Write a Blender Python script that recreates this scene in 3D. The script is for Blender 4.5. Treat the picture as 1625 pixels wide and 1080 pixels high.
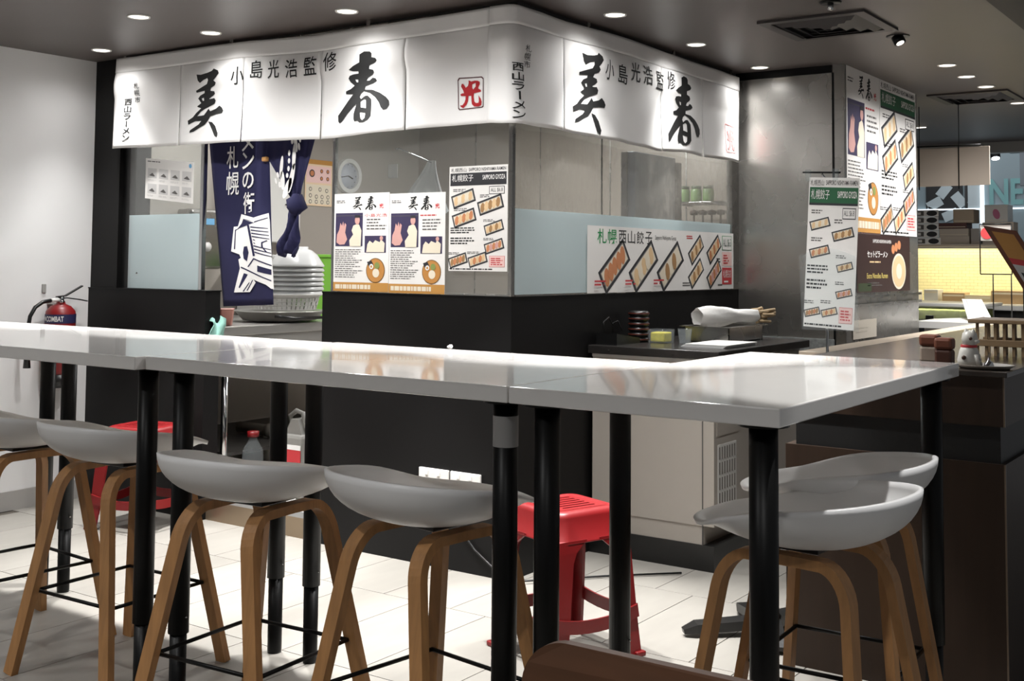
import bpy, bmesh, math, random
from mathutils import Vector, Matrix
random.seed(7)
SC = bpy.context.scene
COL = SC.collection
for _o in list(bpy.data.objects):
    bpy.data.objects.remove(_o)

# ------------------------------------------------------------------ camera
FPX, PYX, YAW, PIT, ROL = 1845.8715, 310.3626, .611034446, .05698497, .00811027547
fw = Vector((-math.sin(YAW) * math.cos(PIT), math.cos(YAW) * math.cos(PIT), math.sin(PIT)))
rt = Vector((math.cos(YAW), math.sin(YAW), 0)); up = rt.cross(fw)
r2 = rt * math.cos(ROL) + up * math.sin(ROL); u2 = -rt * math.sin(ROL) + up * math.cos(ROL)
cd = bpy.data.cameras.new('camera'); cam = bpy.data.objects.new('camera', cd); COL.objects.link(cam)
M = Matrix(((r2.x, u2.x, -fw.x, 2.93684), (r2.y, u2.y, -fw.y, -4.19495), (r2.z, u2.z, -fw.z, 1.38), (0, 0, 0, 1)))
cam.matrix_world = M
cd.sensor_fit = 'HORIZONTAL'; cd.sensor_width = 36; cd.lens = FPX / 1625 * 36
cd.shift_y = -(540 - PYX) / 1625; cd.clip_start = .05; cd.clip_end = 60
SC.camera = cam

# ------------------------------------------------------------------ world, exposure
wd = bpy.data.worlds.new('mall_ambient'); SC.world = wd; wd.use_nodes = True
wd.node_tree.nodes['Background'].inputs[0].default_value = (.95, .97, 1, 1)
wd.node_tree.nodes['Background'].inputs[1].default_value = .15
SC.view_settings.view_transform = 'Standard'; SC.view_settings.look = 'None'
SC.view_settings.gamma = 1; SC.view_settings.exposure = 0.10; SC.view_settings.use_curve_mapping = False
SPOT_W = 62.0         # downlights washing the noren
TABLE_W = 285.0        # downlights over the tables
SPILL_W = 70.0         # wide glow round each table downlight
FAR_W = 80.0           # downlights of the far row at the right
ROOM_W = 122.0         # downlights of the seating area behind the viewer
CEIL = 2.545

# ------------------------------------------------------------------ materials
def lin(h):
    h = h.lstrip('#'); v = [int(h[i:i + 2], 16) / 255 for i in (0, 2, 4)]
    return tuple(c / 12.92 if c <= .04045 else ((c + .055) / 1.055) ** 2.4 for c in v) + (1,)
MATS = {}
def mat(name, col, rough=.5, metal=0, vary=0., scale=12., bump=0., bscale=60., stretch=None, emit=0, coat=0, spec=.5, rvary=0., objvary=0.):
    if name in MATS: return MATS[name]
    m = bpy.data.materials.new(name); m.use_nodes = True; MATS[name] = m
    nt = m.node_tree; b = nt.nodes['Principled BSDF']; c = lin(col) if isinstance(col, str) else col
    b.inputs['Base Color'].default_value = c; b.inputs['Roughness'].default_value = rough
    b.inputs['Metallic'].default_value = metal; b.inputs['Specular IOR Level'].default_value = spec
    b.inputs['Coat Weight'].default_value = coat
    if emit:
        b.inputs['Emission Color'].default_value = c; b.inputs['Emission Strength'].default_value = emit
    tc = mp = None
    def coords(s):
        nonlocal tc
        if tc is None: tc = nt.nodes.new('ShaderNodeTexCoord')
        p = nt.nodes.new('ShaderNodeMapping'); nt.links.new(tc.outputs['Object'], p.inputs[0])
        p.inputs['Scale'].default_value = s; return p
    if vary or objvary:
        mx = nt.nodes.new('ShaderNodeMix'); mx.data_type = 'RGBA'; mx.blend_type = 'MULTIPLY'; mx.inputs[0].default_value = 1
        mx.inputs[6].default_value = c
        rp = nt.nodes.new('ShaderNodeMapRange')
        if vary:
            p = coords(stretch or (1, 1, 1)); n = nt.nodes.new('ShaderNodeTexNoise'); n.inputs['Scale'].default_value = scale
            n.inputs['Detail'].default_value = 5; nt.links.new(p.outputs[0], n.inputs['Vector']); src = n.outputs['Fac']
            rp.inputs[1].default_value = .25; rp.inputs[2].default_value = .75
        if objvary:
            oi = nt.nodes.new('ShaderNodeObjectInfo')
            if vary:
                ad = nt.nodes.new('ShaderNodeMath'); ad.operation = 'MULTIPLY_ADD'; ad.inputs[1].default_value = objvary / vary
                nt.links.new(oi.outputs['Random'], ad.inputs[0]); nt.links.new(src, ad.inputs[2]); src = ad.outputs[0]
                rp.inputs[2].default_value = .75 + objvary / vary
            else: src = oi.outputs['Random']
        nt.links.new(src, rp.inputs[0]); rp.inputs[3].default_value = 1 - (vary + objvary); rp.inputs[4].default_value = 1.0
        nt.links.new(rp.outputs[0], mx.inputs[7]); nt.links.new(mx.outputs[2], b.inputs['Base Color'])
    if rvary:
        p = coords((1, 1, 1)); n = nt.nodes.new('ShaderNodeTexNoise'); n.inputs['Scale'].default_value = 5
        nt.links.new(p.outputs[0], n.inputs['Vector']); rp = nt.nodes.new('ShaderNodeMapRange')
        rp.inputs[3].default_value = max(0, rough - rvary); rp.inputs[4].default_value = rough + rvary
        nt.links.new(n.outputs['Fac'], rp.inputs[0]); nt.links.new(rp.outputs[0], b.inputs['Roughness'])
    if bump:
        p = coords(stretch or (1, 1, 1)); n = nt.nodes.new('ShaderNodeTexNoise'); n.inputs['Scale'].default_value = bscale
        n.inputs['Detail'].default_value = 4; nt.links.new(p.outputs[0], n.inputs['Vector'])
        bp = nt.nodes.new('ShaderNodeBump'); bp.inputs['Strength'].default_value = bump; bp.inputs['Distance'].default_value = .005
        nt.links.new(n.outputs['Fac'], bp.inputs['Height']); nt.links.new(bp.outputs[0], b.inputs['Normal'])
    return m
def glassmat(name, tint=(.93, .95, .95, 1), film=0., filmcol='#C9D6D8', droplets=0.):
    m = bpy.data.materials.new(name); m.use_nodes = True; nt = m.node_tree; nt.nodes.clear()
    out = nt.nodes.new('ShaderNodeOutputMaterial'); tr = nt.nodes.new('ShaderNodeBsdfTransparent'); tr.inputs[0].default_value = tint
    gl = nt.nodes.new('ShaderNodeBsdfGlossy'); gl.inputs['Roughness'].default_value = .03
    lw = nt.nodes.new('ShaderNodeLayerWeight'); lw.inputs[0].default_value = .5      # facing term works alike on both faces of the pane
    pw = nt.nodes.new('ShaderNodeMath'); pw.operation = 'POWER'; pw.inputs[1].default_value = 4.0; nt.links.new(lw.outputs['Facing'], pw.inputs[0])
    fr = nt.nodes.new('ShaderNodeMath'); fr.operation = 'MULTIPLY_ADD'; fr.inputs[1].default_value = .6; fr.inputs[2].default_value = .03; nt.links.new(pw.outputs[0], fr.inputs[0])
    mx = nt.nodes.new('ShaderNodeMixShader'); nt.links.new(fr.outputs[0], mx.inputs[0])
    base = tr.outputs[0]
    if film or droplets:
        df = nt.nodes.new('ShaderNodeBsdfDiffuse'); df.inputs[0].default_value = lin(filmcol)
        tl = nt.nodes.new('ShaderNodeBsdfTranslucent'); tl.inputs[0].default_value = lin(filmcol)
        m1 = nt.nodes.new('ShaderNodeMixShader'); m1.inputs[0].default_value = .5
        nt.links.new(df.outputs[0], m1.inputs[1]); nt.links.new(tl.outputs[0], m1.inputs[2])
        m2 = nt.nodes.new('ShaderNodeMixShader'); m2.inputs[0].default_value = film
        nt.links.new(base, m2.inputs[1]); nt.links.new(m1.outputs[0], m2.inputs[2]); base = m2.outputs[0]
        if droplets:
            tc = nt.nodes.new('ShaderNodeTexCoord'); mp = nt.nodes.new('ShaderNodeMapping'); mp.inputs['Scale'].default_value = (60, 60, 18)
            nz = nt.nodes.new('ShaderNodeTexNoise'); nz.inputs['Scale'].default_value = 1.0; nz.inputs['Detail'].default_value = 3
            nt.links.new(tc.outputs['Object'], mp.inputs[0]); nt.links.new(mp.outputs[0], nz.inputs['Vector'])
            n2 = nt.nodes.new('ShaderNodeTexNoise'); n2.inputs['Scale'].default_value = 2.2; nt.links.new(tc.outputs['Object'], n2.inputs['Vector'])
            ml = nt.nodes.new('ShaderNodeMath'); ml.operation = 'MULTIPLY'; nt.links.new(nz.outputs['Fac'], ml.inputs[0]); nt.links.new(n2.outputs['Fac'], ml.inputs[1])
            rp = nt.nodes.new('ShaderNodeMapRange'); rp.inputs[1].default_value = .24; rp.inputs[2].default_value = .45
            rp.inputs[3].default_value = film; rp.inputs[4].default_value = film + droplets
            nt.links.new(ml.outputs[0], rp.inputs[0]); nt.links.new(rp.outputs[0], m2.inputs[0])
    nt.links.new(base, mx.inputs[1]); nt.links.new(gl.outputs[0], mx.inputs[2]); nt.links.new(mx.outputs[0], out.inputs[0])
    MATS[name] = m; return m
BLACK = mat('black_laminate', '#100F0F', .5, vary=.15, scale=3, spec=.2)
BLACKM = mat('black_powder_coat', '#060606', .4, bump=.03, spec=.22)
CEILM = mat('ceiling_paint', '#524A47', .45, vary=.08, scale=2, bump=.01)
WALLW = mat('white_wall_paint', '#E4E3E2', .6, vary=.03, scale=3, bump=.02)
TOPW = mat('white_quartz_top', '#E2DFDB', .09, vary=.02, scale=30, coat=.3)
TILE = mat('porcelain_tile', '#96928B', .38, vary=.14, scale=5, stretch=(3, .7, 1), objvary=.06, rvary=.05)
GROUT = mat('grout', '#5A544C', .9)
OAK = mat('oak_plywood', '#B0804F', .5, vary=.35, scale=16, stretch=(3, 3, .25), bump=.05)
SHELL = mat('white_shell_plastic', '#DBDAD9', .42, bump=.01)
RED = mat('red_plastic', '#7C1215', .4, bump=.02, bscale=90)
STEEL = mat('brushed_steel', '#A9A6A1', .27, 1, vary=.10, scale=6, stretch=(1, 1, 30), bump=.01, rvary=.06)
STEELD = mat('brushed_steel_wall', '#AFACA7', .27, .85, vary=.03, scale=3, bump=.005, rvary=.06)
GALV = mat('galvanised_sheet', '#B4B8B7', .45, .4, vary=.5, scale=55, bump=.15, bscale=60)
CHROME = mat('chrome', '#C9C9C9', .12, 1)
CLOTHW = mat('white_cotton', '#EDEBE9', .9, bump=.10, bscale=300)
NAVY = mat('navy_cotton', '#19183F', .9, bump=.10, bscale=300)
INK = mat('black_ink', '#141414', .8)
SEAL = mat('red_ink', '#A81820', .8)
SEALP = mat('pale_red_ink', '#DE8E8C', .8)
PRINTW = mat('white_print', '#E9E7E4', .8)
PAPER = mat('white_paper', '#E3E0DC', .55, vary=.02)
PAPERB = mat('beige_paper', '#E6CBA9', .6)
GREENB = mat('green_print', '#1E5A38', .5)
GREENT = mat('green_lettering', '#1F8A4C', .6)
DARKP = mat('dark_print', '#2B2B2E', .5)
GREYT = mat('grey_lettering', '#5A5755', .7)
REDT = mat('red_print', '#C03A3E', .6)
PINKP = mat('pale_pink_print', '#E9C4BE', .6)
ORANGE = mat('orange_band_print', '#B98642', .6)
PURPLE = mat('purple_photo_print', '#37304F', .5)
SKINP = mat('rosy_photo_print', '#C99A92', .6)
CREAM = mat('cream_photo_print', '#DDD2BD', .6)
GYOZA1 = mat('pale_dumpling_print', '#D9B98E', .6); GYOZA2 = mat('orange_dumpling_print', '#C27F55', .6); GYOZA3 = mat('brown_dumpling_print', '#A07A50', .6)
BROTH = mat('broth_print', '#B9803F', .6)
WHITEP = mat('white_plastic', '#D2D0CC', .35)
BLKP = mat('black_plastic', '#121212', .35)
BROWN = mat('dark_walnut_laminate', '#34271E', .42, spec=.3, vary=.25, scale=6, stretch=(6, 6, .5))
BROWNL = mat('walnut_edge', '#6A5B4C', .3)
GLASS = glassmat('clear_glass', film=.10, filmcol='#C6C4C0')
GLASSD = glassmat('fogged_glass', film=.16, filmcol='#C9C3BA', droplets=.22)
FROST = glassmat('frosted_film', film=.8, filmcol='#D3DEE0')
PLASTICB = glassmat('clear_plastic', tint=(.95, .97, .97, 1), film=.10, filmcol='#E6EEF2')
LAMPM = mat('lamp_lens', '#FFF6E8', .4, emit=2.2)
YTILE = mat('yellow_glazed_tile', '#E9DFAE', .25, objvary=.08)
CARD = mat('cardboard', '#B79A74', .8)
BEIGEW = mat('beige_board', '#B3A79A', .6)
WALLB = mat('kitchen_wall_steel', '#A9A299', .45, .15, vary=.06, scale=2)
WOODL = mat('light_wood', '#8D7455', .5, vary=.2, scale=20, stretch=(1, 4, 4))

# ------------------------------------------------------------------ mesh helpers
class MB:
    def __init__(s): s.v = []; s.f = []; s.mi = []; s.mats = []; s.sm = []
    def _m(s, m):
        if m is None: return 0
        if m not in s.mats: s.mats.append(m)
        return s.mats.index(m)
    def add(s, vs, fs, m=None, smooth=False):
        n = len(s.v); s.v += [tuple(p) for p in vs]; k = s._m(m)
        for f in fs: s.f.append(tuple(i + n for i in f)); s.mi.append(k); s.sm.append(smooth)
        return s
    def box(s, a, b, m=None):
        x0, y0, z0 = a; x1, y1, z1 = b
        return s.add([(x0, y0, z0), (x1, y0, z0), (x1, y1, z0), (x0, y1, z0), (x0, y0, z1), (x1, y0, z1), (x1, y1, z1), (x0, y1, z1)],
                     [(0, 3, 2, 1), (4, 5, 6, 7), (0, 1, 5, 4), (1, 2, 6, 5), (2, 3, 7, 6), (3, 0, 4, 7)], m)
    def bbox(s, a, b, r=.004, m=None):                      # box with chamfered edges
        bm = bmesh.new(); bmesh.ops.create_cube(bm, size=1)
        for v in bm.verts: v.co = Vector(((a[i] + b[i]) / 2 + v.co[i] * (b[i] - a[i]) for i in range(3)))
        bmesh.ops.bevel(bm, geom=bm.edges[:], offset=r, segments=2, affect='EDGES', profile=.5)
        bm.verts.index_update(); s.add([v.co[:] for v in bm.verts], [[v.index for v in f.verts] for f in bm.faces], m); bm.free(); return s
    def sweep(s, pts, sec, m=None, ref=(0, 0, 1), cap=True, smooth=False, scales=None):
        pts = [Vector(p) for p in pts]; n = len(pts); k = len(sec); base = []
        for i, p in enumerate(pts):
            t = (pts[min(i + 1, n - 1)] - pts[max(i - 1, 0)]).normalized()
            a = Vector(ref); a = a - t * a.dot(t)
            if a.length < 1e-4: a = Vector((1, 0, 0)) - t * t.x
            a.normalize(); b = t.cross(a); sc = scales[i] if scales else 1
            base += [p + (a * u + b * w) * sc for u, w in sec]
        fs = [(i * k + j, i * k + (j + 1) % k, (i + 1) * k + (j + 1) % k, (i + 1) * k + j) for i in range(n - 1) for j in range(k)]
        if cap: fs += [tuple(range(k))[::-1], tuple((n - 1) * k + j for j in range(k))]
        return s.add(base, fs, m, smooth)
    def tube(s, pts, r, m=None, n=12, smooth=True, scales=None, ref=(0, 0, 1)):
        return s.sweep(pts, [(r * math.cos(2 * math.pi * i / n), r * math.sin(2 * math.pi * i / n)) for i in range(n)], m, ref=ref, smooth=smooth, scales=scales)
    def cyl(s, c, r, h, m=None, n=24, r1=None, smooth=True):
        return s.lathe(c, [(0, 0), (r, 0), (r if r1 is None else r1, h), (0, h)], m, n, smooth)
    def lathe(s, c, prof, m=None, n=24, smooth=True, sx=1, sy=1):
        vs = [(c[0] + r * math.cos(2 * math.pi * i / n) * sx, c[1] + r * math.sin(2 * math.pi * i / n) * sy, c[2] + z) for r, z in prof for i in range(n)]
        fs = [(j * n + i, j * n + (i + 1) % n, (j + 1) * n + (i + 1) % n, (j + 1) * n + i) for j in range(len(prof) - 1) for i in range(n)]
        return s.add(vs, fs, m, smooth)
    def grid(s, fn, nu, nv, m=None, smooth=True):
        vs = [fn(i / nu, j / nv) for j in range(nv + 1) for i in range(nu + 1)]
        fs = [(j * (nu + 1) + i, j * (nu + 1) + i + 1, (j + 1) * (nu + 1) + i + 1, (j + 1) * (nu + 1) + i) for j in range(nv) for i in range(nu)]
        return s.add(vs, fs, m, smooth)
    def prism(s, pts, a, b, axis='z', m=None):              # polygon (2D) extruded from a to b along axis
        def P(u, w, t): return {'z': (u, w, t), 'y': (u, t, w), 'x': (t, u, w)}[axis]
        n = len(pts); vs = [P(u, w, a) for u, w in pts] + [P(u, w, b) for u, w in pts]
        return s.add(vs, [tuple(range(n))[::-1], tuple(range(n, 2 * n))] + [(i, (i + 1) % n, n + (i + 1) % n, n + i) for i in range(n)], m)
    def build(s, name, m=None, parent=None, fix=True):
        me = bpy.data.meshes.new(name); org = Vector(parent['_o']) if parent is not None and '_o' in parent else Vector((0, 0, 0))
        me.from_pydata([tuple(Vector(p) - org) for p in s.v], [], s.f)
        mats = [x if x is not None else m for x in s.mats] or [m]
        if m is not None and None not in s.mats and s.mats == []: mats = [m]
        for x in mats: me.materials.append(x)
        for p, k, sm in zip(me.polygons, s.mi, s.sm): p.material_index = k; p.use_smooth = sm
        if fix:
            bm = bmesh.new(); bm.from_mesh(me); bmesh.ops.remove_doubles(bm, verts=bm.verts, dist=1e-5); bmesh.ops.recalc_face_normals(bm, faces=bm.faces); bm.to_mesh(me); bm.free()
        o = bpy.data.objects.new(name, me); COL.objects.link(o)
        if parent is not None: o.parent = parent; o['_o'] = tuple(org)
        return o
def B(a, b): return MB().box(a, b)
def BB(a, b, r=.004): return MB().bbox(a, b, r)
def thing(name, label, cat, loc=(0, 0, 0), group=None, rz=0):
    o = bpy.data.objects.new(name, None); COL.objects.link(o); o.location = loc; o.rotation_euler = (0, 0, rz); o.empty_display_size = .05
    o['_o'] = tuple(loc); o['label'] = label; o['category'] = cat
    if group: o['group'] = group
    return o
def tag(o, label, cat, group=None):
    o['label'] = label; o['category'] = cat
    if group: o['group'] = group
    return o
def struct(name, mb, m=None, parent=None):
    o = mb.build(name, m, parent)
    if parent is None: o['kind'] = 'structure'
    return o
def solidify(o, t, off=-1):
    md = o.modifiers.new('thickness', 'SOLIDIFY'); md.thickness = t; md.offset = off; return o
def copy_tree(o, parent=None):
    c = o.copy(); COL.objects.link(c); c.parent = parent
    for ch in [x for x in o.children]: copy_tree(ch, c)
    return c
def curve_mesh(cu):
    o = bpy.data.objects.new('tmp', cu); COL.objects.link(o)
    dg = bpy.context.evaluated_depsgraph_get(); me = bpy.data.meshes.new_from_object(o.evaluated_get(dg))
    vs = [tuple(v.co)[:2] for v in me.vertices]; fs = [tuple(p.vertices) for p in me.polygons]
    bpy.data.objects.remove(o); bpy.data.meshes.remove(me); bpy.data.curves.remove(cu); return vs, fs
_tc = {}
def text2d(body, bold=0.):                                   # glyph outlines, unit em, lower left at the box corner
    k = (body, bold)
    if k not in _tc:
        cu = bpy.data.curves.new('tmp', 'FONT'); cu.body = body; cu.resolution_u = 3; cu.offset = bold
        vs, fs = curve_mesh(cu); x0 = min(v[0] for v in vs); x1 = max(v[0] for v in vs); z0 = min(v[1] for v in vs); z1 = max(v[1] for v in vs)
        _tc[k] = ([((a - x0) / (x1 - x0), (b - z0) / (z1 - z0)) for a, b in vs], fs, (x1 - x0) / (z1 - z0))
    return _tc[k]
_pc = {}
def poly2d(key, polys):                                      # filled outline with holes, in the unit square
    if key not in _pc:
        cu = bpy.data.curves.new('tmp', 'CURVE'); cu.dimensions = '2D'; cu.fill_mode = 'FRONT'
        for p in polys:
            sp = cu.splines.new('POLY'); sp.points.add(len(p) - 1); sp.use_cyclic_u = True
            for q, (a, b) in zip(sp.points, p): q.co = (a, b, 0, 1)
        vs, fs = curve_mesh(cu); _pc[key] = (vs, fs, 1)
    return _pc[key]
def chopped(vs, fs, box, step=.03):                          # glyph scaled into box (u0, v0, u1, v1), cut into small facets
    u0, v0, u1, v1 = box; bm = bmesh.new(); bv = [bm.verts.new((u0 + a * (u1 - u0), v0 + b * (v1 - v0), 0)) for a, b in vs]
    for f in fs:
        try: bm.faces.new([bv[i] for i in f])
        except ValueError: pass
    for ax, lo, hi in ((0, u0, u1), (1, v0, v1)):
        t = math.ceil(min(lo, hi) / step) * step
        while t < max(lo, hi):
            no = Vector((1, 0, 0)) if ax == 0 else Vector((0, 1, 0))
            bmesh.ops.bisect_plane(bm, geom=bm.verts[:] + bm.edges[:] + bm.faces[:], plane_co=no * t, plane_no=no); t += step
    bm.verts.index_update(); r = [tuple(v.co)[:2] for v in bm.verts], [[v.index for v in f.verts] for f in bm.faces]; bm.free(); return r
# ------------------------------------------------------------------ the setting
TX, TY = .35, .745
fl = struct('floor', B((-3.6, -5.2, -.06), (3.4, 3.4, -.004)), GROUT)
tm = MB().bbox((-TX / 2 + .0018, -TY / 2 + .0018, -.004), (TX / 2 - .0018, TY / 2 - .0018, 0), .001)
tile0 = tm.build('tile', TILE, fl); _first = True
for k in range(-5, 4):
    y = .285 - TY / 2 - k * TY
    off = .035 if k % 2 == 0 else .21
    for i in range(-10, 10):
        x = off + TX * (i + .5)
        if x < -3.1 or x > 3.3 or y < -3.6 or y > 2.6 or (y < -2.6 and x < -2): continue
        if _first: o = tile0; _first = False
        else: o = tile0.copy(); COL.objects.link(o); o.parent = fl
        o.location = (x, y, 0)
struct('ceiling', B((-3.3, -5.2, CEIL), (3.4, 7.35, CEIL + .12)), CEILM)
struct('trim_1', B((1.887, .0, CEIL - .145), (3.4, 7.3, CEIL)), mat('dark_brown_soffit', '#1C1817', .6))
struct('wall_left', B((-3.16, -5.2, 0), (-3.02, 0, CEIL)), WALLW)
struct('baseboard_left', B((-3.02, -5.2, 0), (-3.006, -.005, .105)), mat('grey_skirting', '#A3A09C', .5))
w = struct('wall_pillar', B((-3.16, 0, 0), (-2.775, .16, CEIL)), BLACK)
struct('jamb', B((-2.775, .03, 1.21), (-2.66, .13, CEIL)), mat('black_frame', '#111111', .4), w)
hl = struct('wall_front_left', B((-3.03, -.012, 0), (-1.992, .09, 1.208)), BLACK)
struct('cap', B((-3.035, -.016, 1.208), (-1.988, .095, 1.214)), BLACKM, hl)
hr = struct('wall_front_right', B((-1.142, 0, 0), (0, .1, 1.222)), BLACK)
struct('cap', B((-1.144, -.003, 1.222), (.003, .104, 1.228)), BLACKM, hr)
rr = struct('wall_right_low', B((-.1, .1, 0), (0, 2.406, 1.222)), BLACK)
struct('cap', B((-.104, .1, 1.222), (.003, 2.4, 1.228)), BLACKM, rr)
struct('trim_2', B((-2.66, .03, 2.13), (-.0, .12, CEIL)), mat('header_board', '#3A3836', .5))
struct('trim_3', B((-.12, .12, 2.13), (-.01, 2.4, CEIL)), MATS['header_board'])
# end wall clad in stainless steel, posters hang on its side
ew = struct('wall_end', B((-.02, 2.406, 0), (.663, 3.86, CEIL)), STEELD)
struct('black_strip', B((.592, 2.398, .87), (.607, 2.407, 2.5)), BLACKM, ew)
struct('steel_strip', B((.607, 2.396, .8), (.665, 2.407, CEIL)), STEEL, ew)
struct('head_strip', B((-.02, 2.398, 2.5), (.592, 2.407, CEIL)), BLACKM, ew)
struct('galvanised_panel', B((.03, 2.39, .02), (.6, 2.407, .95)), GALV, ew)
struct('edge_ledge', B((.663, 2.43, 1.135), (.69, 3.84, 1.15)), STEEL, ew)
struct('edge_ledge', B((.663, 2.43, 1.185), (.69, 3.84, 1.2)), STEEL, ew)
# kitchen shell
struct('wall_kitchen_left', B((-3.16, .16, 0), (-3.02, 3.0, CEIL)), WALLB)
kb = struct('wall_kitchen_back', B((-3.16, 3.0, 0), (0, 3.1, CEIL)), mat('kitchen_back_panel', '#8F857A', .45, .1, vary=.06, scale=2))
for x in (-2.45, -1.85, -1.25, -.65):
    struct('panel_joint', B((x, 2.996, .1), (x + .008, 3.001, CEIL)), STEEL, kb)
struct('wall_kitchen_right', B((-.06, 2.406, 0), (-.02, 3.0, CEIL)), WALLB)
struct('floor_kitchen', B((-3.02, .2, 0), (-.1, 3.0, .1)), mat('kitchen_floor_tile', '#CFCBC5', .5))
th = struct('trim_4', B((-1.99, .02, 0), (-1.142, .2, .1)), mat('kick_plate_steel', '#8A7A66', .3, .6))
struct('threshold_top', B((-1.99, .02, .1), (-1.142, .22, .13)), mat('grey_threshold', '#8A8A88', .5), th)
# windows
w1 = struct('window_1', B((-2.70, .018, 1.214), (-2.072, .026, 2.4)), GLASS)
struct('frosted_film', B((-2.69, .012, 1.216), (-2.085, .017, 1.63)), FROST, w1)
struct('edge_strip', BB((-2.078, .006, 1.214), (-2.052, .034, 2.4), .003), CHROME, w1)
w2 = struct('window_2', B((-1.08, .014, 1.228), (-.012, .022, 2.4)), GLASS)
struct('edge_strip', BB((-1.095, .006, 1.228), (-1.078, .03, 2.4), .003), CHROME, w2)
struct('edge_strip', BB((-.02, -.004, 1.228), (.002, .022, 2.5), .003), STEEL, w2)
struct('sill_channel', B((-1.09, .004, 1.228), (0, .03, 1.236)), STEEL, w2)
w3 = struct('window_3', B((-.018, .01, 1.228), (-.01, 2.31, 2.4)), GLASSD)
struct('frosted_film', B((-.009, .02, 1.23), (-.005, 2.3, 1.618)), FROST, w3)
struct('edge_strip', B((-.03, 2.305, 1.228), (.004, 2.405, 2.5)), STEEL, w3)
struct('mullion', BB((-.022, .80, 1.62), (-.018, .812, 2.4), .001), STEEL, w3)
struct('sill_channel', B((-.02, .0, 1.228), (.0, 2.31, 1.236)), STEEL, w3)

# ------------------------------------------------------------------ lamps
def downlight(x, y, label, power=SPOT_W, angle=74, r=.045, blend=1.0, tilt=None, warm=(1, .995, .985), lens=LAMPM, spill=0.):
    t = thing('downlight', label, 'downlight', (x, y, CEIL), 'recessed ceiling downlights')
    MB().lathe((x, y, CEIL), [(r, -.002), (r + .008, -.006), (r + .010, -.001), (r + .010, .002), (r, .0)], None, 28).build('trim_ring', WHITEP, t)
    MB().lathe((x, y, CEIL), [(0, -.003), (r, -.003), (r, .001), (0, .001)], None, 28).build('lens', lens, t)
    if power:
        ld = bpy.data.lights.new('downlight_lamp', 'SPOT'); ld.energy = power; ld.spot_size = math.radians(angle); ld.spot_blend = blend
        ld.shadow_soft_size = .03; ld.color = warm
        lo = bpy.data.objects.new('downlight_lamp', ld); COL.objects.link(lo); lo.parent = t; lo.location = (0, 0, -.012)
        if tilt: lo.rotation_euler = tilt
        if spill:
            l2 = ld.copy(); l2.energy = spill; l2.spot_size = math.radians(156); l2.spot_blend = 1.0
            lo = bpy.data.objects.new('downlight_spill', l2); COL.objects.link(lo); lo.parent = t; lo.location = (0, 0, -.012)
    return t
downlight(-.788, -.235, 'round white downlight above the large brush character beside the noren corner', spill=10)
downlight(-1.735, -.235, 'round white downlight above the middle of the left noren curtain', spill=10)
downlight(-2.647, -.235, 'round white downlight nearest the black pillar and white wall', spill=10)
downlight(-1.72, -.69, 'round white downlight set forward of the left noren, at the top left', TABLE_W, 57, blend=.3, spill=SPILL_W)
downlight(.225, .51, 'round white downlight above the right noren, nearest its corner', spill=12)
downlight(.215, 1.39, 'round white downlight above the middle of the right noren', spill=12)
downlight(.21, 2.25, 'round white downlight in front of the stainless steel end wall', spill=12)
downlight(1.154, 2.752, 'round lit downlight behind the larger ceiling vent, first of the far row', FAR_W, spill=60)
downlight(1.146, 3.235, 'round lit downlight in the far row, second from the larger vent', FAR_W, spill=60)
downlight(1.149, 3.722, 'round lit downlight right before the far ceiling vent', FAR_W, spill=60)
downlight(1.154, 4.639, 'round lit downlight beside the far ceiling vent, at the right edge', FAR_W, spill=60)
for x, lb in ((-.86, 'downlight beyond the top edge, above the second bar table'), (.06, 'downlight beyond the top edge, above the middle bar table'), (.95, 'downlight beyond the top edge, above the table seam')):
    downlight(x, -.72, lb, TABLE_W, 57, blend=.3, spill=SPILL_W)
downlight(2.12, -1.30, 'round white downlight over the table end, beyond the top right of the photo', TABLE_W * .45, 46, blend=.3)
for x, lb in ((-2.2, 'downlight behind the viewer, farthest left'), (-.6, 'downlight behind the viewer, left of centre'), (1.0, 'downlight behind the viewer, right of centre'), (2.6, 'downlight behind the viewer, farthest right')):
    downlight(x, -3.6, lb, ROOM_W, 120, blend=.8)
downlight(1.15, -.12, 'added fill downlight beyond the top edge, above the aisle beside the freezer', FAR_W * 1.5, 84, spill=22)  # unseen lamp added to brighten the freezer side and the aisle
def eyeball(x, y, label):
    t = thing('spotlight', label, 'spotlight', (x, y, CEIL))
    MB().lathe((x, y, CEIL), [(.036, -.001), (.058, -.004), (.058, .001)], None, 24).build('trim_ring', BLACKM, t)
    c = Vector((x, y, CEIL - .012)); d = Vector((.5, -.2, -1)).normalized()
    MB().tube([c - d * .01, c + d * .03], .03, None, 18).build('lamp_head', BLACKM, t)
    MB().tube([c + d * .0301, c + d * .032], .02, None, 16).build('lens', LAMPM, t)
eyeball(1.175, 1.734, 'small dark swivel spotlight at the right corner of the larger vent')
t = thing('sprinkler', 'small dark ceiling sprinkler cut by the top edge of the photo', 'sprinkler', (1.158, .80, CEIL))
MB().lathe((1.158, .8, CEIL), [(0, -.002), (.045, -.008), (.05, 0), (0, 0)], None, 20).build('plate', BLACKM, t)
MB().lathe((1.158, .8, CEIL), [(0, -.04), (.012, -.036), (.014, -.005), (0, -.005)], None, 14).build('nozzle', CHROME, t)
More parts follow.
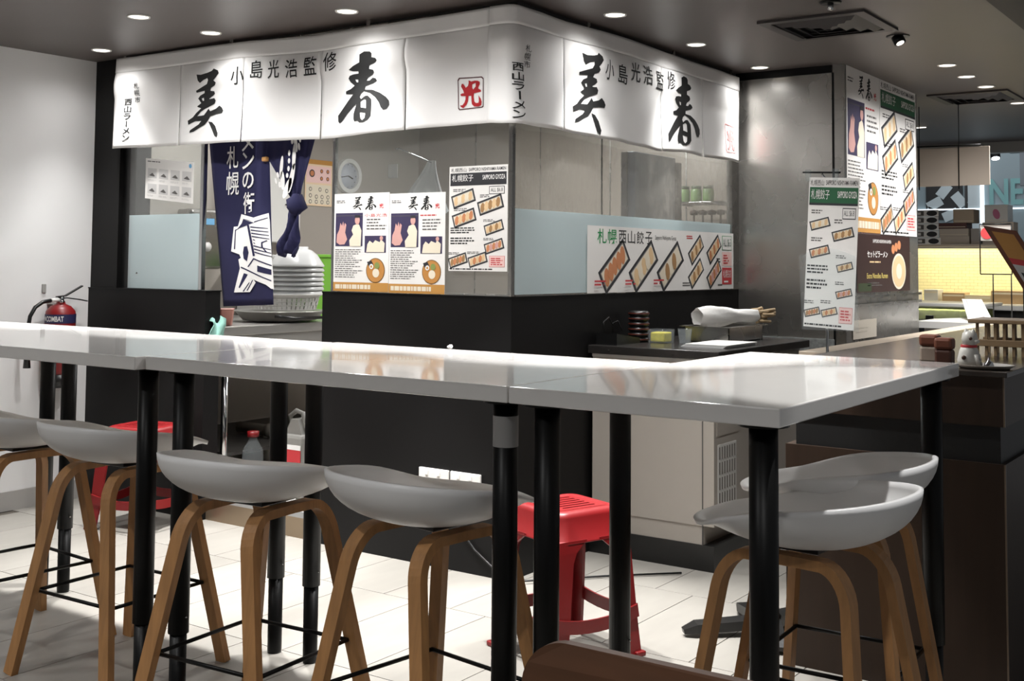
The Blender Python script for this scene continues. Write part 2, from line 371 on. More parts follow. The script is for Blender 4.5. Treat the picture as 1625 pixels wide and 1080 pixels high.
def vent(x, y, label):
    t = thing('ceiling_vent', label, 'vent', (x, y, CEIL)); h = .26; z = CEIL
    m = MB()
    for a, b in (((-h, -h), (h, -h + .05)), ((-h, h - .05), (h, h)), ((-h, -h + .05), (-h + .05, h - .05)), ((h - .05, -h + .05), (h, h - .05))):
        m.box((x + a[0], y + a[1], z - .012), (x + b[0], y + b[1], z))
    m.build('frame', mat('vent_frame_paint', '#35302F', .5), t)
    B((x - h + .05, y - h + .05, z - .002), (x + h - .05, y + h - .05, z - .0005)).build('backing', mat('vent_dark', '#0B0B0B', .8), t)
    for k in range(4):
        r = h - .06 - k * .052
        for sx, sy in ((1, 0), (-1, 0), (0, 1), (0, -1)):
            if sx: q = [(x + sx * r, y - r, z - .006), (x + sx * r, y + r, z - .006), (x + sx * (r - .03), y + r - .03, z - .024), (x + sx * (r - .03), y - r + .03, z - .024)]
            else: q = [(x - r, y + sy * r, z - .006), (x + r, y + sy * r, z - .006), (x + r - .03, y + sy * (r - .03), z - .024), (x - r + .03, y + sy * (r - .03), z - .024)]
            solidify(MB().add(q, [(0, 1, 2, 3)]).build('louvre', MATS['vent_frame_paint'], t), .002)
vent(.975, 1.28, 'larger square black louvred air vent near the top of the ceiling')
vent(.98, 4.16, 'far square black louvred air vent at the right of the ceiling')
# kitchen lamp (hidden from the photo by the noren) lights the cooking space
def kitchen_lamp(label, x0, x1, y, watts):
    t = thing('kitchen_lamp', label, 'lamp', ((x0 + x1) / 2, y, CEIL))
    B((x0, y - .08, CEIL - .05), (x1, y + .08, CEIL)).build('housing', WHITEP, t)
    B((x0 + .02, y - .06, CEIL - .056), (x1 - .02, y + .06, CEIL - .05)).build('diffuser', mat('tube_diffuser', '#F4F6FF', .4, emit=3.0), t)
    ld = bpy.data.lights.new('kitchen_lamp_light', 'AREA'); ld.shape = 'RECTANGLE'; ld.size = x1 - x0 - .1; ld.size_y = .12; ld.energy = watts; ld.color = (1, .99, .975)
    lo = bpy.data.objects.new('kitchen_lamp_light', ld); COL.objects.link(lo); lo.parent = t; lo.location = (0, 0, -.06)
kitchen_lamp('long fluorescent kitchen lamp on the ceiling behind the right noren', -1.9, -.3, 1.9, 52)
kitchen_lamp('added short fill lamp, unseen, on the kitchen ceiling behind the left noren', -2.75, -1.75, .55, 14)  # second lamp added out of sight to brighten the left kitchen wall

# ------------------------------------------------------------------ bar tables (built as separate tables pushed together)
ZT, TH = 1.085, .04
def leg(x, y, t, clip=False, label_plate=False, zj=.26, ztop=ZT - TH, dirn=0):
    l = MB().lathe((x, y, 0), [(.0, zj), (.031, zj), (.031, ztop), (0, ztop)], None, 20).build('leg', BLACKM, t)
    MB().lathe((x, y, 0), [(0, 0), (.024, 0), (.025, .01), (.0255, zj + .01), (0, zj + .01)], None, 18).build('leg_extension', BLACKM, l)
    MB().lathe((x, y, 0), [(0, ztop - .008), (.055, ztop - .008), (.055, ztop), (0, ztop)], None, 20).build('mount_plate', BLACKM, l)
    MB().lathe((x + .033, y, zj + .05), [(0, -.004), (.004, 0), (0, .004)], None, 8).build('screw', CHROME, l)
    if clip:
        MB().prism([(-.006, .0), (.006, .0), (.004, -.085), (-.010, -.085)], y - .036, y - .032, 'y').build('cable_clip', CHROME, l)
        for v in l.children[-1].data.vertices: v.co += Vector((x - .012, 0, ztop - .02))
    if label_plate:
        MB().lathe((x, y, ztop - .115), [(.0316, 0), (.0316, .075)], None, 20).build('label_plate', mat('grey_sticker', '#8C8A88', .5), l)
def table(name, label, x0, x1, y0, y1, legs):
    t = thing(name, label, 'table', ((x0 + x1) / 2, (y0 + y1) / 2, 0), 'white topped bar tables pushed together')
    BB((x0, y0, ZT - TH), (x1, y1, ZT), .003).build('tabletop', TOPW, t)
    for L in legs: leg(L[0], L[1], t, *L[2:])
YF, YB = -1.915, -1.075
table('bar_table', 'white bar table farthest left, beside the fire extinguisher wall', -2.90, -1.475, YF - .035, YB - .02, [(-1.55, YB - .155), (-2.83, YB - .155), (-2.83, YF + .075), (-1.55, YF + .075)])
table('bar_table', 'white bar table second from left, its end showing at the seam', -1.47, -.022, YF - .035, YB - .02, [(-1.40, YB - .155), (-.145, YB - .16), (-.095, YF + .075, True), (-1.40, YF + .075)])
table('bar_table', 'long white bar table in the middle, before the menu posters', -.018, 1.33, YF, YB, [(.029, YB - .16), (.074, YF + .075), (1.274, YF + .075, False, True), (1.252, YB - .16)])
table('bar_table', 'white bar table turned crosswise at the right end with sharp corner', 1.334, 2.012, YF, -.50, [(1.396, YF + .075), (1.41, -.58), (1.945, YF + .075), (1.95, -.58, True)])

# ------------------------------------------------------------------ bar stools
def sm(a, b, x):
    x = max(0, min(1, (x - a) / (b - a))); return x * x * (3 - 2 * x)
def make_stool():
    t = thing('bar_stool', 'white shell bar stool', 'bar stool', (0, 0, 0), 'white shell bar stools on oak legs')
    W, DB, DF, Z0 = .262, .265, .264, .70
    NT, NR = 56, 14
    def surf(u, v):
        th = u * 2 * math.pi; c, s_ = math.cos(th), math.sin(th)          # c = 1 at the front lip (+Y)
        ex = .86; X = W * math.copysign(abs(s_) ** ex, s_); Y = (DF if c > 0 else DB) * math.copysign(abs(c) ** ex, c)
        k = (1 - c) / 2; front = sm(-.15, 1.0, c)
        zr = .762 + .078 * k ** .75
        r1 = math.sin(v * math.pi / 2) ** .92; f1 = (1 - math.cos(v * math.pi / 2)) ** 1.15
        z1 = Z0 + (zr - Z0) * f1
        z2 = Z0 + .062 * v ** 1.7 - .024 * max(0, (v - .82) / .18) ** 2
        r = r1 * (1 - front) + v ** .95 * front; z = z1 * (1 - front) + z2 * front
        return (X * r, Y * r, z)
    m = MB(); vs = [(0, 0, Z0)]
    for j in range(1, NR + 1): vs += [surf(i / NT, j / NR) for i in range(NT)]
    fs = [(0, 1 + i, 1 + (i + 1) % NT) for i in range(NT)]
    for j in range(NR - 1):
        a = 1 + j * NT; fs += [(a + i, a + NT + i, a + NT + (i + 1) % NT, a + (i + 1) % NT) for i in range(NT)]
    seat = m.add(vs, fs, None, True).build('seat_shell', SHELL, t)
    for p in seat.data.polygons: p.use_smooth = True
    md = seat.modifiers.new('thickness', 'SOLIDIFY'); md.thickness = .012; md.offset = 0
    BB((-.085, -.07, .686), (.085, .07, .699), .003).build('mount_plate', BLKP, t)
    s2 = math.sqrt(.5); sec = [(-.0225, -.0125), (.0225, -.0125), (.0225, .0125), (-.0225, .0125)]
    for sx in (-1, 1):                                       # two bent plywood frames, one on each side, each giving two legs
        def px_(z): return sx * (.245 - .125 * z / .668)
        half = [(-.242, 0), (-.168, .585)]
        for a in range(1, 9):
            an = a / 8 * math.radians(84); half.append((-.168 + .068 * (1 - math.cos(an)) + .010 * math.sin(an), .585 + .090 * math.sin(an)))
        half.append((.0, .676))
        for sy in (1, -1):
            MB().sweep([(px_(z), sy * y, z) for y, z in half], sec, None, ref=(1, 0, 0)).build('leg', OAK, t)
    rr_ = .19; z = .27; cs = [(rr_, rr_), (-rr_, rr_), (-rr_, -rr_), (rr_, -rr_)]
    for i in range(4):
        a, b = cs[i], cs[(i + 1) % 4]
        MB().tube([(a[0], a[1], z), (b[0], b[1], z)], .0062, None, 8).build('footrest_bar', BLACKM, t)
    return t
STOOL = make_stool()
for i, (x, y, rz, lb) in enumerate([
    (-.453, -1.655, 2, 'white shell bar stool in front of the far red stool, second from the left'),
    (-1.02, -1.69, -4, 'white shell bar stool farthest left, cut by the left edge'),
    (.375, -1.815, 4, 'white shell bar stool third from the left, a bottle beyond it'),
    (.965, -1.745, -8, 'white shell bar stool beside the near red stool, below the wall sockets'),
    (1.858, -1.37, 86, 'white shell bar stool at the table corner, its back brightly lit'),
    (1.765, -.88, 92, 'white shell bar stool at the far table end against the walnut counter')]):
    o = STOOL if i == 0 else copy_tree(STOOL)
    o.location = (x, y, 0); o.rotation_euler = (0, 0, math.radians(rz)); o['label'] = lb

# ------------------------------------------------------------------ red plastic stools
def rsq(h, r, n=5):
    pts = []
    for cx, cy, a0 in ((1, 1, 0), (-1, 1, 90), (-1, -1, 180), (1, -1, 270)):
        for i in range(n + 1):
            a = math.radians(a0 + 90 * i / n); pts.append((cx * (h - r) + r * math.cos(a), cy * (h - r) + r * math.sin(a)))
    return pts
def make_red():
    t = thing('plastic_stool', 'red plastic stool', 'stool', (0, 0, 0), 'red moulded plastic stools')
    H = .52; m = MB(); rings = [(.100, .03, H - .001), (.128, .04, H), (.140, .045, H - .006), (.147, .05, H - .02), (.156, .05, H - .10), (.160, .05, H - .103)]
    vs = []; k = len(rsq(1, .3))
    for h, r, z in rings: vs += [(a, b, z) for a, b in rsq(h, r)]
    fs = [(j * k + i, j * k + (i + 1) % k, (j + 1) * k + (i + 1) % k, (j + 1) * k + i) for j in range(len(rings) - 1) for i in range(k)]
    # arched lower rim of the apron
    sk = m.add(vs, fs, None, True).build('apron', RED, t)
    solidify(sk, .004)
    m = MB(); n = 7; w_ = .205 / n                                                       # slotted top: bars between the slots
    m.box((-.1025, .072, H - .006), (.1025, .1025, H)); m.box((-.1025, -.1025, H - .006), (.1025, -.072, H))
    for i in range(n):
        x = -.1025 + i * w_; m.box((x + (.0055 if i else 0), -.072, H - .006), (x + w_ - (.0055 if i < n - 1 else 0), .072, H))
    m.build('slotted_top', RED, t)
    MB().box((-.104, -.104, H - .03), (.104, .104, H - .027)).build('underside', mat('dark_red_plastic', '#7A1512', .5), t)
    for sx in (-1, 1):
        for sy in (-1, 1):
            def sec(h, w_, z): return [(sx * h, sy * h, z), (sx * (h - w_), sy * h, z), (sx * (h - w_), sy * (h - .012), z), (sx * (h - .014), sy * (h - .014), z), (sx * (h - .012), sy * (h - w_), z), (sx * h, sy * (h - w_), z)]
            A = []
            for h, w_, z in ((.1575, .13, H - .095), (.163, .085, H - .135), (.166, .072, H - .17), (.182, .06, .12), (.192, .05, .0)): A += sec(h, w_, z)
            fs = [(j * 6 + i, j * 6 + (i + 1) % 6, (j + 1) * 6 + (i + 1) % 6, (j + 1) * 6 + i) for j in range(4) for i in range(6)] + [tuple(range(6)), tuple(range(24, 30))]
            lg = MB().add(A, fs).build('leg', RED, t)
            x, y = sx * .182, sy * .182
            BB((x - .022, y - .022, 0), (x + .022, y + .022, .018), .005).build('foot', RED, lg)
    for a, b in (((-.18, .183), (.18, .183)), ((-.18, -.183), (.18, -.183)), ((.183, -.18), (.183, .18)), ((-.183, -.18), (-.183, .18))):
        pts = [(a[0] + (b[0] - a[0]) * i / 8, a[1] + (b[1] - a[1]) * i / 8, .135 + .022 * (2 * i / 8 - 1) ** 2) for i in range(9)]
        MB().sweep(pts, [(-.022, -.004), (.022, -.004), (.022, .004), (-.022, .004)], None).build('stretcher', RED, t)
    return t
REDS = make_red(); REDS.location = (.674, -.61, 0); REDS.rotation_euler = (0, 0, math.radians(-20)); REDS['label'] = 'red plastic stool with slotted top before the white freezer'
o = copy_tree(REDS); o.location = (-2.14, -.27, 0); o.rotation_euler = (0, 0, math.radians(12)); o['label'] = 'red plastic stool behind the bar stools, near the black half wall'

# ---- brush characters traced as outlines in the unit square
MEI = [[(0.228, 0.951), (0.366, 0.935), (0.558, 0.949), (0.673, 0.968), (0.719, 1.0), (0.835, 0.965), (0.865, 0.922), (0.792, 0.873), (0.716, 0.83), (0.772, 0.795), (0.739, 0.76), (0.617, 0.73), (0.597, 0.69), (0.703, 0.677), (0.726, 0.639), (0.67, 0.612), (0.574, 0.58), (0.574, 0.569), (0.71, 0.577), (0.752, 0.539), (0.729, 0.496), (0.581, 0.464), (0.465, 0.437), (0.35, 0.402), (0.254, 0.337), (0.429, 0.345), (0.485, 0.383), (0.551, 0.434), (0.604, 0.394), (0.772, 0.42), (0.875, 0.458), (0.96, 0.42), (1.0, 0.377), (0.964, 0.342), (0.776, 0.337), (0.604, 0.318), (0.541, 0.259), (0.455, 0.205), (0.34, 0.173), (0.175, 0.116), (0.069, 0.105), (0.086, 0.143), (0.165, 0.17), (0.3, 0.218), (0.366, 0.267), (0.218, 0.27), (0.023, 0.226), (0.0, 0.286), (0.139, 0.329), (0.224, 0.388), (0.356, 0.45), (0.238, 0.482), (0.353, 0.526), (0.264, 0.598), (0.32, 0.639), (0.436, 0.668), (0.436, 0.701), (0.211, 0.687), (0.188, 0.717), (0.373, 0.757), (0.528, 0.79), (0.574, 0.841), (0.561, 0.873), (0.446, 0.854), (0.333, 0.819), (0.271, 0.857)], [(0.36, 0.593), (0.419, 0.601), (0.429, 0.558), (0.393, 0.555)], [(0.551, 0.248), (0.667, 0.232), (0.782, 0.167), (0.871, 0.057), (0.845, 0.0), (0.759, 0.032), (0.67, 0.129)]]
HARU = [[(0.402, 0.965), (0.489, 1.0), (0.595, 0.991), (0.631, 0.962), (0.631, 0.907), (0.707, 0.89), (0.74, 0.855), (0.707, 0.826), (0.598, 0.794), (0.595, 0.745), (0.674, 0.725), (0.692, 0.69), (0.668, 0.661), (0.586, 0.623), (0.559, 0.58), (0.616, 0.58), (0.668, 0.617), (0.725, 0.603), (0.755, 0.568), (0.692, 0.536), (0.544, 0.504), (0.538, 0.458), (0.68, 0.446), (0.825, 0.394), (0.94, 0.328), (0.997, 0.272), (1.0, 0.209), (0.958, 0.159), (0.9, 0.151), (0.858, 0.186), (0.813, 0.264), (0.737, 0.342), (0.634, 0.403), (0.517, 0.438), (0.459, 0.4), (0.444, 0.362), (0.468, 0.33), (0.535, 0.368), (0.592, 0.374), (0.668, 0.316), (0.677, 0.241), (0.68, 0.081), (0.628, 0.032), (0.541, 0.0), (0.453, 0.0), (0.408, 0.029), (0.347, 0.023), (0.326, 0.061), (0.329, 0.136), (0.381, 0.267), (0.299, 0.212), (0.196, 0.133), (0.094, 0.038), (0.039, 0.014), (0.009, 0.043), (0.0, 0.125), (0.103, 0.214), (0.221, 0.325), (0.311, 0.406), (0.166, 0.42), (0.163, 0.458), (0.263, 0.484), (0.338, 0.528), (0.254, 0.583), (0.208, 0.638), (0.23, 0.675), (0.305, 0.69), (0.402, 0.693), (0.399, 0.728), (0.287, 0.736), (0.205, 0.762), (0.287, 0.809), (0.405, 0.852)], [(0.341, 0.617), (0.402, 0.612), (0.402, 0.568), (0.375, 0.571)], [(0.462, 0.299), (0.526, 0.325), (0.565, 0.313), (0.574, 0.194), (0.471, 0.212)], [(0.453, 0.148), (0.568, 0.13), (0.556, 0.058), (0.511, 0.029), (0.474, 0.058)]]
HIKARI = [[(0.363, 1.0), (0.5, 0.944), (0.653, 0.96), (0.798, 0.944), (0.903, 0.897), (0.903, 0.81), (0.839, 0.706), (0.839, 0.659), (0.952, 0.603), (0.976, 0.548), (0.911, 0.532), (0.637, 0.508), (0.629, 0.373), (0.661, 0.214), (0.734, 0.151), (0.847, 0.151), (0.871, 0.222), (0.847, 0.421), (0.952, 0.294), (1.0, 0.175), (0.976, 0.056), (0.847, 0.016), (0.661, 0.032), (0.556, 0.119), (0.532, 0.238), (0.516, 0.429), (0.387, 0.437), (0.371, 0.246), (0.306, 0.119), (0.161, 0.0), (0.048, 0.063), (0.008, 0.111), (0.121, 0.119), (0.21, 0.214), (0.25, 0.317), (0.25, 0.437), (0.04, 0.452), (0.0, 0.516), (0.081, 0.548), (0.169, 0.548), (0.137, 0.635), (0.024, 0.802), (0.048, 0.889), (0.113, 0.897), (0.185, 0.817), (0.242, 0.738), (0.339, 0.794), (0.371, 0.897)], [(0.548, 0.833), (0.71, 0.881), (0.71, 0.746), (0.597, 0.643), (0.548, 0.714)]]
# ------------------------------------------------------------------ noren curtains
def interp(tab, s):
    if s <= tab[0][0]: return tab[0][1]
    for (a, b), (c, d) in zip(tab, tab[1:]):
        if s <= c: return b + (d - b) * (s - a) / (c - a)
    return tab[-1][1]
NLT = [(-2.754, 2.532), (-2.112, 2.53), (-1.659, 2.523), (-1.185, 2.503), (-.589, 2.508), (-.094, 2.515), (.03, 2.515)]
NLB = [(-2.762, 2.011), (-2.202, 2.002), (-1.626, 1.993), (-1.133, 1.98), (-1.028, 1.978), (-.569, 1.993), (-.088, 1.997)]
NRT = [(-.2, 2.514), (-.047, 2.513), (.37, 2.51), (.845, 2.523), (1.568, 2.515), (2.368, 2.509)]
NRB = [(-.17, 1.993), (-.088, 1.985), (.347, 1.991), (.784, 1.985), (1.261, 1.972), (1.585, 1.994), (1.814, 1.985), (2.305, 1.991)]
def folds(s, v, k):
    a = .013 * math.sin(6.1 * s + k) + .006 * math.sin(13.7 * s + 2.1 * k + 2.2 * v) + .004 * math.sin(23 * s - 4 * v + k)
    sag = .016 * math.sin(math.pi * min(1, max(0, (v - .55) / .3))) * (.5 + .5 * math.sin(9 * s + 1.3 * k))
    return a * (1 - .75 * v) + .012 * (1 - v) + sag
def SL(s, z, off=0.):
    b, t_ = interp(NLB, s), interp(NLT, s); v = (z - b) / (t_ - b)
    return (s, -.045 - folds(s, v, 0.) - off, z)
def SR(s, z, off=0.):
    b, t_ = interp(NRB, s), interp(NRT, s); v = (z - b) / (t_ - b)
    d = .036 + folds(s, v, 1.7) + off; c = -.05
    if s >= c + .04: return (d, s, z)
    if s <= c - .04: return (.036 + (s - c), -.056 - folds(s, v, 1.7) - off, z)
    w_ = (s - c + .04) / .08; an = w_ * math.pi / 2                     # rounded turn at the corner
    return (-.004 + (d + .004) * math.sin(an), -.01 - (.046 + folds(s, v, 1.7) + off) * math.cos(an) + .0 * w_, z)
def noren(name, label, S, NT_, NB_, s0, s1, splits, loc):
    t = thing(name, label, 'curtain', loc, 'white noren curtains round the booth')
    def panel(a, b, ga, gb):
        n = max(6, int((b - a) / .022))
        def fn(u, v):
            v_ = v * .86; g0 = ga * (1 - v_ / .86); g1 = gb * (1 - v_ / .86)
            s = a + g0 + (b - a - g0 - g1) * u; bz, tz = interp(NB_, s), interp(NT_, s)
            return S(s, bz + (tz - bz) * v_)
        o = MB().grid(fn, n, 22).build('cloth_panel', CLOTHW, t, fix=False)
        solidify(o, .0015, 0)
    ed = [s0] + splits + [s1]
    for i in range(len(ed) - 1): panel(ed[i], ed[i + 1], .003 if i else 0, .006 if i < len(ed) - 2 else 0)
    def band(u, v):
        s = s0 + (s1 - s0) * u; bz, tz = interp(NB_, s), interp(NT_, s); z = bz + (tz - bz) * (.84 + .16 * v)
        return S(s, z, .004)
    solidify(MB().grid(band, int((s1 - s0) / .025), 6).build('hem_band', CLOTHW, t, fix=False), .0015, 0)
    return t
def cloth_print(S, parent, name, geo, box, m, off=.0028):
    vs, fs = chopped(geo[0], geo[1], box)
    return MB().add([S(a, b, off) for a, b in vs], fs, None).build(name, m, parent, fix=False)
def ring_poly(pts, w_):
    cx = sum(p[0] for p in pts) / len(pts); cz = sum(p[1] for p in pts) / len(pts)
    h = max(p[0] for p in pts) - min(p[0] for p in pts)
    k = 1 - 2 * w_ / h
    return [pts, [(cx + (a - cx) * k, cz + (b - cz) * k) for a, b in pts]]
FRAME = [(0, .93), (.05, 1), (.93, .96), (1, .9), (1, .05), (.96, .02), (.1, 0), (.05, .05)]
nl = noren('noren_curtain', 'long white noren with black brush lettering along the left booth face', SL, NLT, NLB, -2.757, -.09, [-2.195, -1.68, -1.13, -.577], (-1.42, -.05, 2.0))
nr = noren('noren_curtain', 'white noren wrapping the booth corner and running along the right face', SR, NRT, NRB, -.172, 2.335, [.354, 1.325, 1.823], (.05, 1.1, 2.0))
def noren_prints(S, t, mei, haru, hik, frame, seal, line, size, sap, nish):
    cloth_print(S, t, 'brush_character', poly2d('mei', MEI), mei, INK)
    cloth_print(S, t, 'brush_character', poly2d('haru', HARU), haru, INK)
    cloth_print(S, t, 'seal_character', poly2d('hik', HIKARI), hik, seal)
    cloth_print(S, t, 'seal_frame', poly2d('frame', ring_poly(FRAME, .03)), frame, seal if seal is SEALP else mat('dark_red_ink', '#4A161C', .8))
    for (a, b), ch in zip(line, '小島光浩監修'): cloth_print(S, t, 'lettering', text2d(ch, .006), (a - size * .46, b - size / 2, a + size * .46, b + size / 2), INK)
    a, b0, b1, w_ = sap
    for i, ch in enumerate('札幌市'): h = (b1 - b0) / 3; cloth_print(S, t, 'lettering', text2d(ch), (a - w_ / 2, b1 - (i + .94) * h, a + w_ / 2, b1 - (i + .06) * h), INK)
    a, b0, b1, w_ = nish; h = (b1 - b0) / 6
    for i, ch in enumerate('西山ラ｜メン'):
        q = w_ * (.15 if ch == '｜' else 1); cloth_print(S, t, 'lettering', text2d(ch, .012), (a - q / 2, b1 - (i + .94) * h, a + q / 2, b1 - (i + .06) * h), INK)
noren_prints(SL, nl, (-2.119, 2.026, -1.816, 2.397), (-1.0, 2.042, -.669, 2.387), (-.262, 2.071, -.138, 2.197), (-.279, 2.064, -.128, 2.213), SEAL,
             [(-1.723, 2.345), (-1.594, 2.368), (-1.464, 2.358), (-1.332, 2.349), (-1.199, 2.35), (-1.065, 2.36)], .095, (-2.559, 2.26, 2.378, .04), (-2.635, 2.044, 2.292, .06))
noren_prints(SR, nr, (.449, 2.003, .727, 2.402), (1.412, 2.032, 1.783, 2.417), (2.118, 2.05, 2.234, 2.18), (2.092, 2.036, 2.252, 2.205), SEALP,
             [(.762, 2.335), (.897, 2.331), (1.027, 2.359), (1.149, 2.359), (1.289, 2.351), (1.427, 2.37)], .10, (.036, 2.238, 2.345, .045), (-.022, 2.005, 2.259, .062))
t = thing('noren_rail', 'thin steel rail and brackets holding up the white noren', 'rail', (0, 0, 2.52))
MB().tube([(-2.75, -.034, 2.515), (-.02, -.034, 2.508)], .008, None, 8).build('rail', STEEL, t)
MB().tube([(.026, 0, 2.508), (.026, 2.33, 2.508)], .008, None, 8).build('rail', STEEL, t)
for x in (-2.7, -1.8, -.83): B((x - .012, -.04, 2.51), (x + .012, -.034, CEIL)).build('bracket', STEEL, t)
for y in (.6, 1.5, 2.25): B((.022, y - .012, 2.51), (.028, y + .012, CEIL)).build('bracket', STEEL, t)

# ------------------------------------------------------------------ navy curtain in the doorway
def navy_y(x, z): return .05 + .012 * math.sin(9 * x + 1) + .006 * math.sin(21 * x + 5 * z)
nc = thing('navy_curtain', 'navy blue doorway curtain with white lettering, its right half knotted up', 'curtain', (-1.7, .05, 1.13))
PL = (-2.068, -1.605)     # left hanging half
def nleft(u, v):
    z = 1.13 + .02 * u + v * (2.12 - 1.13); xl = -1.93 - .138 * min(1, v * 1.12); xr = -1.53 - .075 * v if v < .8 else -1.59 - .0 * v
    x = xl + (xr - xl) * u; return (x, navy_y(x, z), z)
solidify(MB().grid(nleft, 18, 26).build('left_half', NAVY, nc, fix=False), .002, 0)
def npull(u, v):           # upper cloth gathered from the whole width down to the knot
    z = 2.12 - v * (2.12 - 1.69)
    xl = -1.60 if z > 1.915 else -1.60 + (1.915 - z) / .225 * .185
    xr = -1.215 - v * .145
    return (xl + (xr - xl) * u, .046 + .010 * math.sin(24 * u) * v + .004 * math.sin(9 * u), z)
solidify(MB().grid(npull, 20, 22).build('gathered_half', NAVY, nc, fix=False), .002, 0)
MB().lathe((-1.375, .04, 1.66), [(0, -.05), (.035, -.042), (.055, -.01), (.05, .025), (.03, .05), (0, .055)], None, 16, sy=.8).build('knot', NAVY, nc)
for v in nc.children[-1].data.vertices if nc.children[-1].name.startswith('knot') else [c for c in nc.children if c.name == 'knot'][0].data.vertices:
    q = v.co; f = 1 + .16 * math.sin(90 * q.x + 60 * q.z) + .12 * math.sin(120 * q.z - 50 * q.x); c0 = Vector((-1.375 + 1.7, .04 - .05, 1.66 - 1.13)); v.co = c0 + (q - c0) * f
def ntail(u, v):
    z = 1.64 - v * .235 - .012 * math.sin(u * 9); w_ = .075 + .055 * v + .012 * math.sin(v * 11)
    return (-1.385 - .045 * v + (u - .5) * w_, .035 + .022 * math.sin(u * 11 + v * 6) * (.4 + v), z)
solidify(MB().grid(ntail, 8, 10).build('knot_tail', NAVY, nc, fix=False), .003, 0)
MB().bbox((-1.625, .025, 1.895), (-1.59, .05, 1.92), .006).build('wooden_peg', mat('wooden_peg', '#B98A52', .6), nc)
def nS(s, z, off=0): return (s, navy_y(s, z) - .004 - off, z)
for ch, a, b, h in (('札', -1.872, 1.93, .12), ('幌', -1.865, 1.79, .125)): cloth_print(nS, nc, 'lettering', text2d(ch, .007), (a - .052, b - h / 2, a + .052, b + h / 2), PRINTW)
for ch, a, b, h in (('メ', -1.735, 2.0, .09), ('ン', -1.73, 1.905, .09), ('の', -1.728, 1.80, .088), ('街', -1.72, 1.68, .115)): cloth_print(nS, nc, 'lettering', text2d(ch, .012), (a - .048, b - h / 2, a + .048, b + h / 2), PRINTW)
def npx(pts):              # clock tower print, drawn in a 508 x 1080 frame
    return [(-1.858 + (a - 100) / 340 * .315, 1.625 - (b - 90) / 915 * .42) for a, b in pts]
TOWER = [[(175, 95), (295, 140), (405, 90), (415, 200), (425, 400), (440, 640), (450, 800), (458, 950), (440, 945), (400, 900), (330, 865), (270, 830), (300, 850), (315, 880), (265, 990), (135, 1000), (175, 720), (160, 620), (180, 600), (165, 560), (97, 525), (110, 240), (145, 235)]]
def flat_print(name, polys, m, lay):
    vs, fs, _ = poly2d(name + str(len(_pc)), [npx(p) for p in polys])
    x0, x1 = min(v[0] for v in vs), max(v[0] for v in vs); z0, z1 = min(v[1] for v in vs), max(v[1] for v in vs)
    g = [((a - x0) / (x1 - x0), (b - z0) / (z1 - z0)) for a, b in vs]
    return cloth_print(nS, nc, name, (g, fs), (x0, z0, x1, z1), m, .0008 * lay)
flat_print('clock_tower_print', TOWER, PRINTW, 1)
dk = [[(230, 210), (255, 225), (310, 575), (290, 580)], [(330, 685), (438, 730), (440, 790), (330, 755)], [(195, 150), (300, 185), (400, 140), (400, 150), (300, 197), (205, 162), (130, 285), (130, 500), (120, 500), (122, 275), (165, 255)],
      [(205, 470), (235, 465), (250, 540), (235, 640), (205, 610), (197, 540)], [(210, 775), (245, 790), (180, 950), (172, 940)], [(255, 880), (262, 882), (215, 985), (205, 985)], [(285, 850), (292, 855), (245, 975), (236, 975)], [(240, 700), (295, 600), (440, 680), (438, 692), (300, 618), (250, 705)],
      [(185, 700), (440, 850), (440, 862), (182, 715)], [(360, 420), (400, 398), (405, 408), (370, 430), (375, 480), (410, 540), (395, 535), (360, 470)]]
for i in range(9): dk.append([(265 + i * 5, 238 + i * 36), (405 + i * 4, 262 + i * 40), (405 + i * 4, 270 + i * 40), (265 + i * 5, 252 + i * 36)] if i not in (4, 5) else [(275 + i * 4, 240 + i * 36), (310, 246 + i * 37), (310, 256 + i * 37), (275 + i * 4, 252 + i * 36)])
for p in dk: flat_print('tower_line', [p], NAVY, 2)
def blob(cx, cz, rx, rz, an, n=12):
    return [(cx + rx * math.cos(a) * math.cos(an) - rz * math.sin(a) * math.sin(an), cz + rx * math.cos(a) * math.sin(an) + rz * math.sin(a) * math.cos(an)) for a in (2 * math.pi * i / n for i in range(n))]
m = MB()
for cx, cz, rx, rz, an in ((-1.475, 1.86, .012, .06, -.1), (-1.465, 1.79, .016, .05, .1), (-1.43, 1.75, .02, .06, -.5), (-1.40, 1.80, .016, .08, -.25), (-1.385, 1.91, .013, .07, -.05), (-1.375, 1.98, .012, .05, .2),
                           (-1.42, 1.93, .008, .016, 0), (-1.42, 1.89, .009, .014, 0), (-1.423, 1.85, .009, .014, 0), (-1.432, 1.815, .009, .013, 0), (-1.50, 1.82, .008, .016, .4), (-1.515, 1.79, .008, .018, .4), (-1.485, 1.77, .01, .016, .3), (-1.40, 1.99, .009, .016, 0), (-1.35, 1.96, .008, .02, .2), (-1.345, 2.0, .008, .02, .2)):
    p = blob(cx, cz, rx, rz, an); m.add([(a, .026, b) for a, b in p], [tuple(range(len(p)))])
m.build('white_splash_print', PRINTW, nc, fix=False)

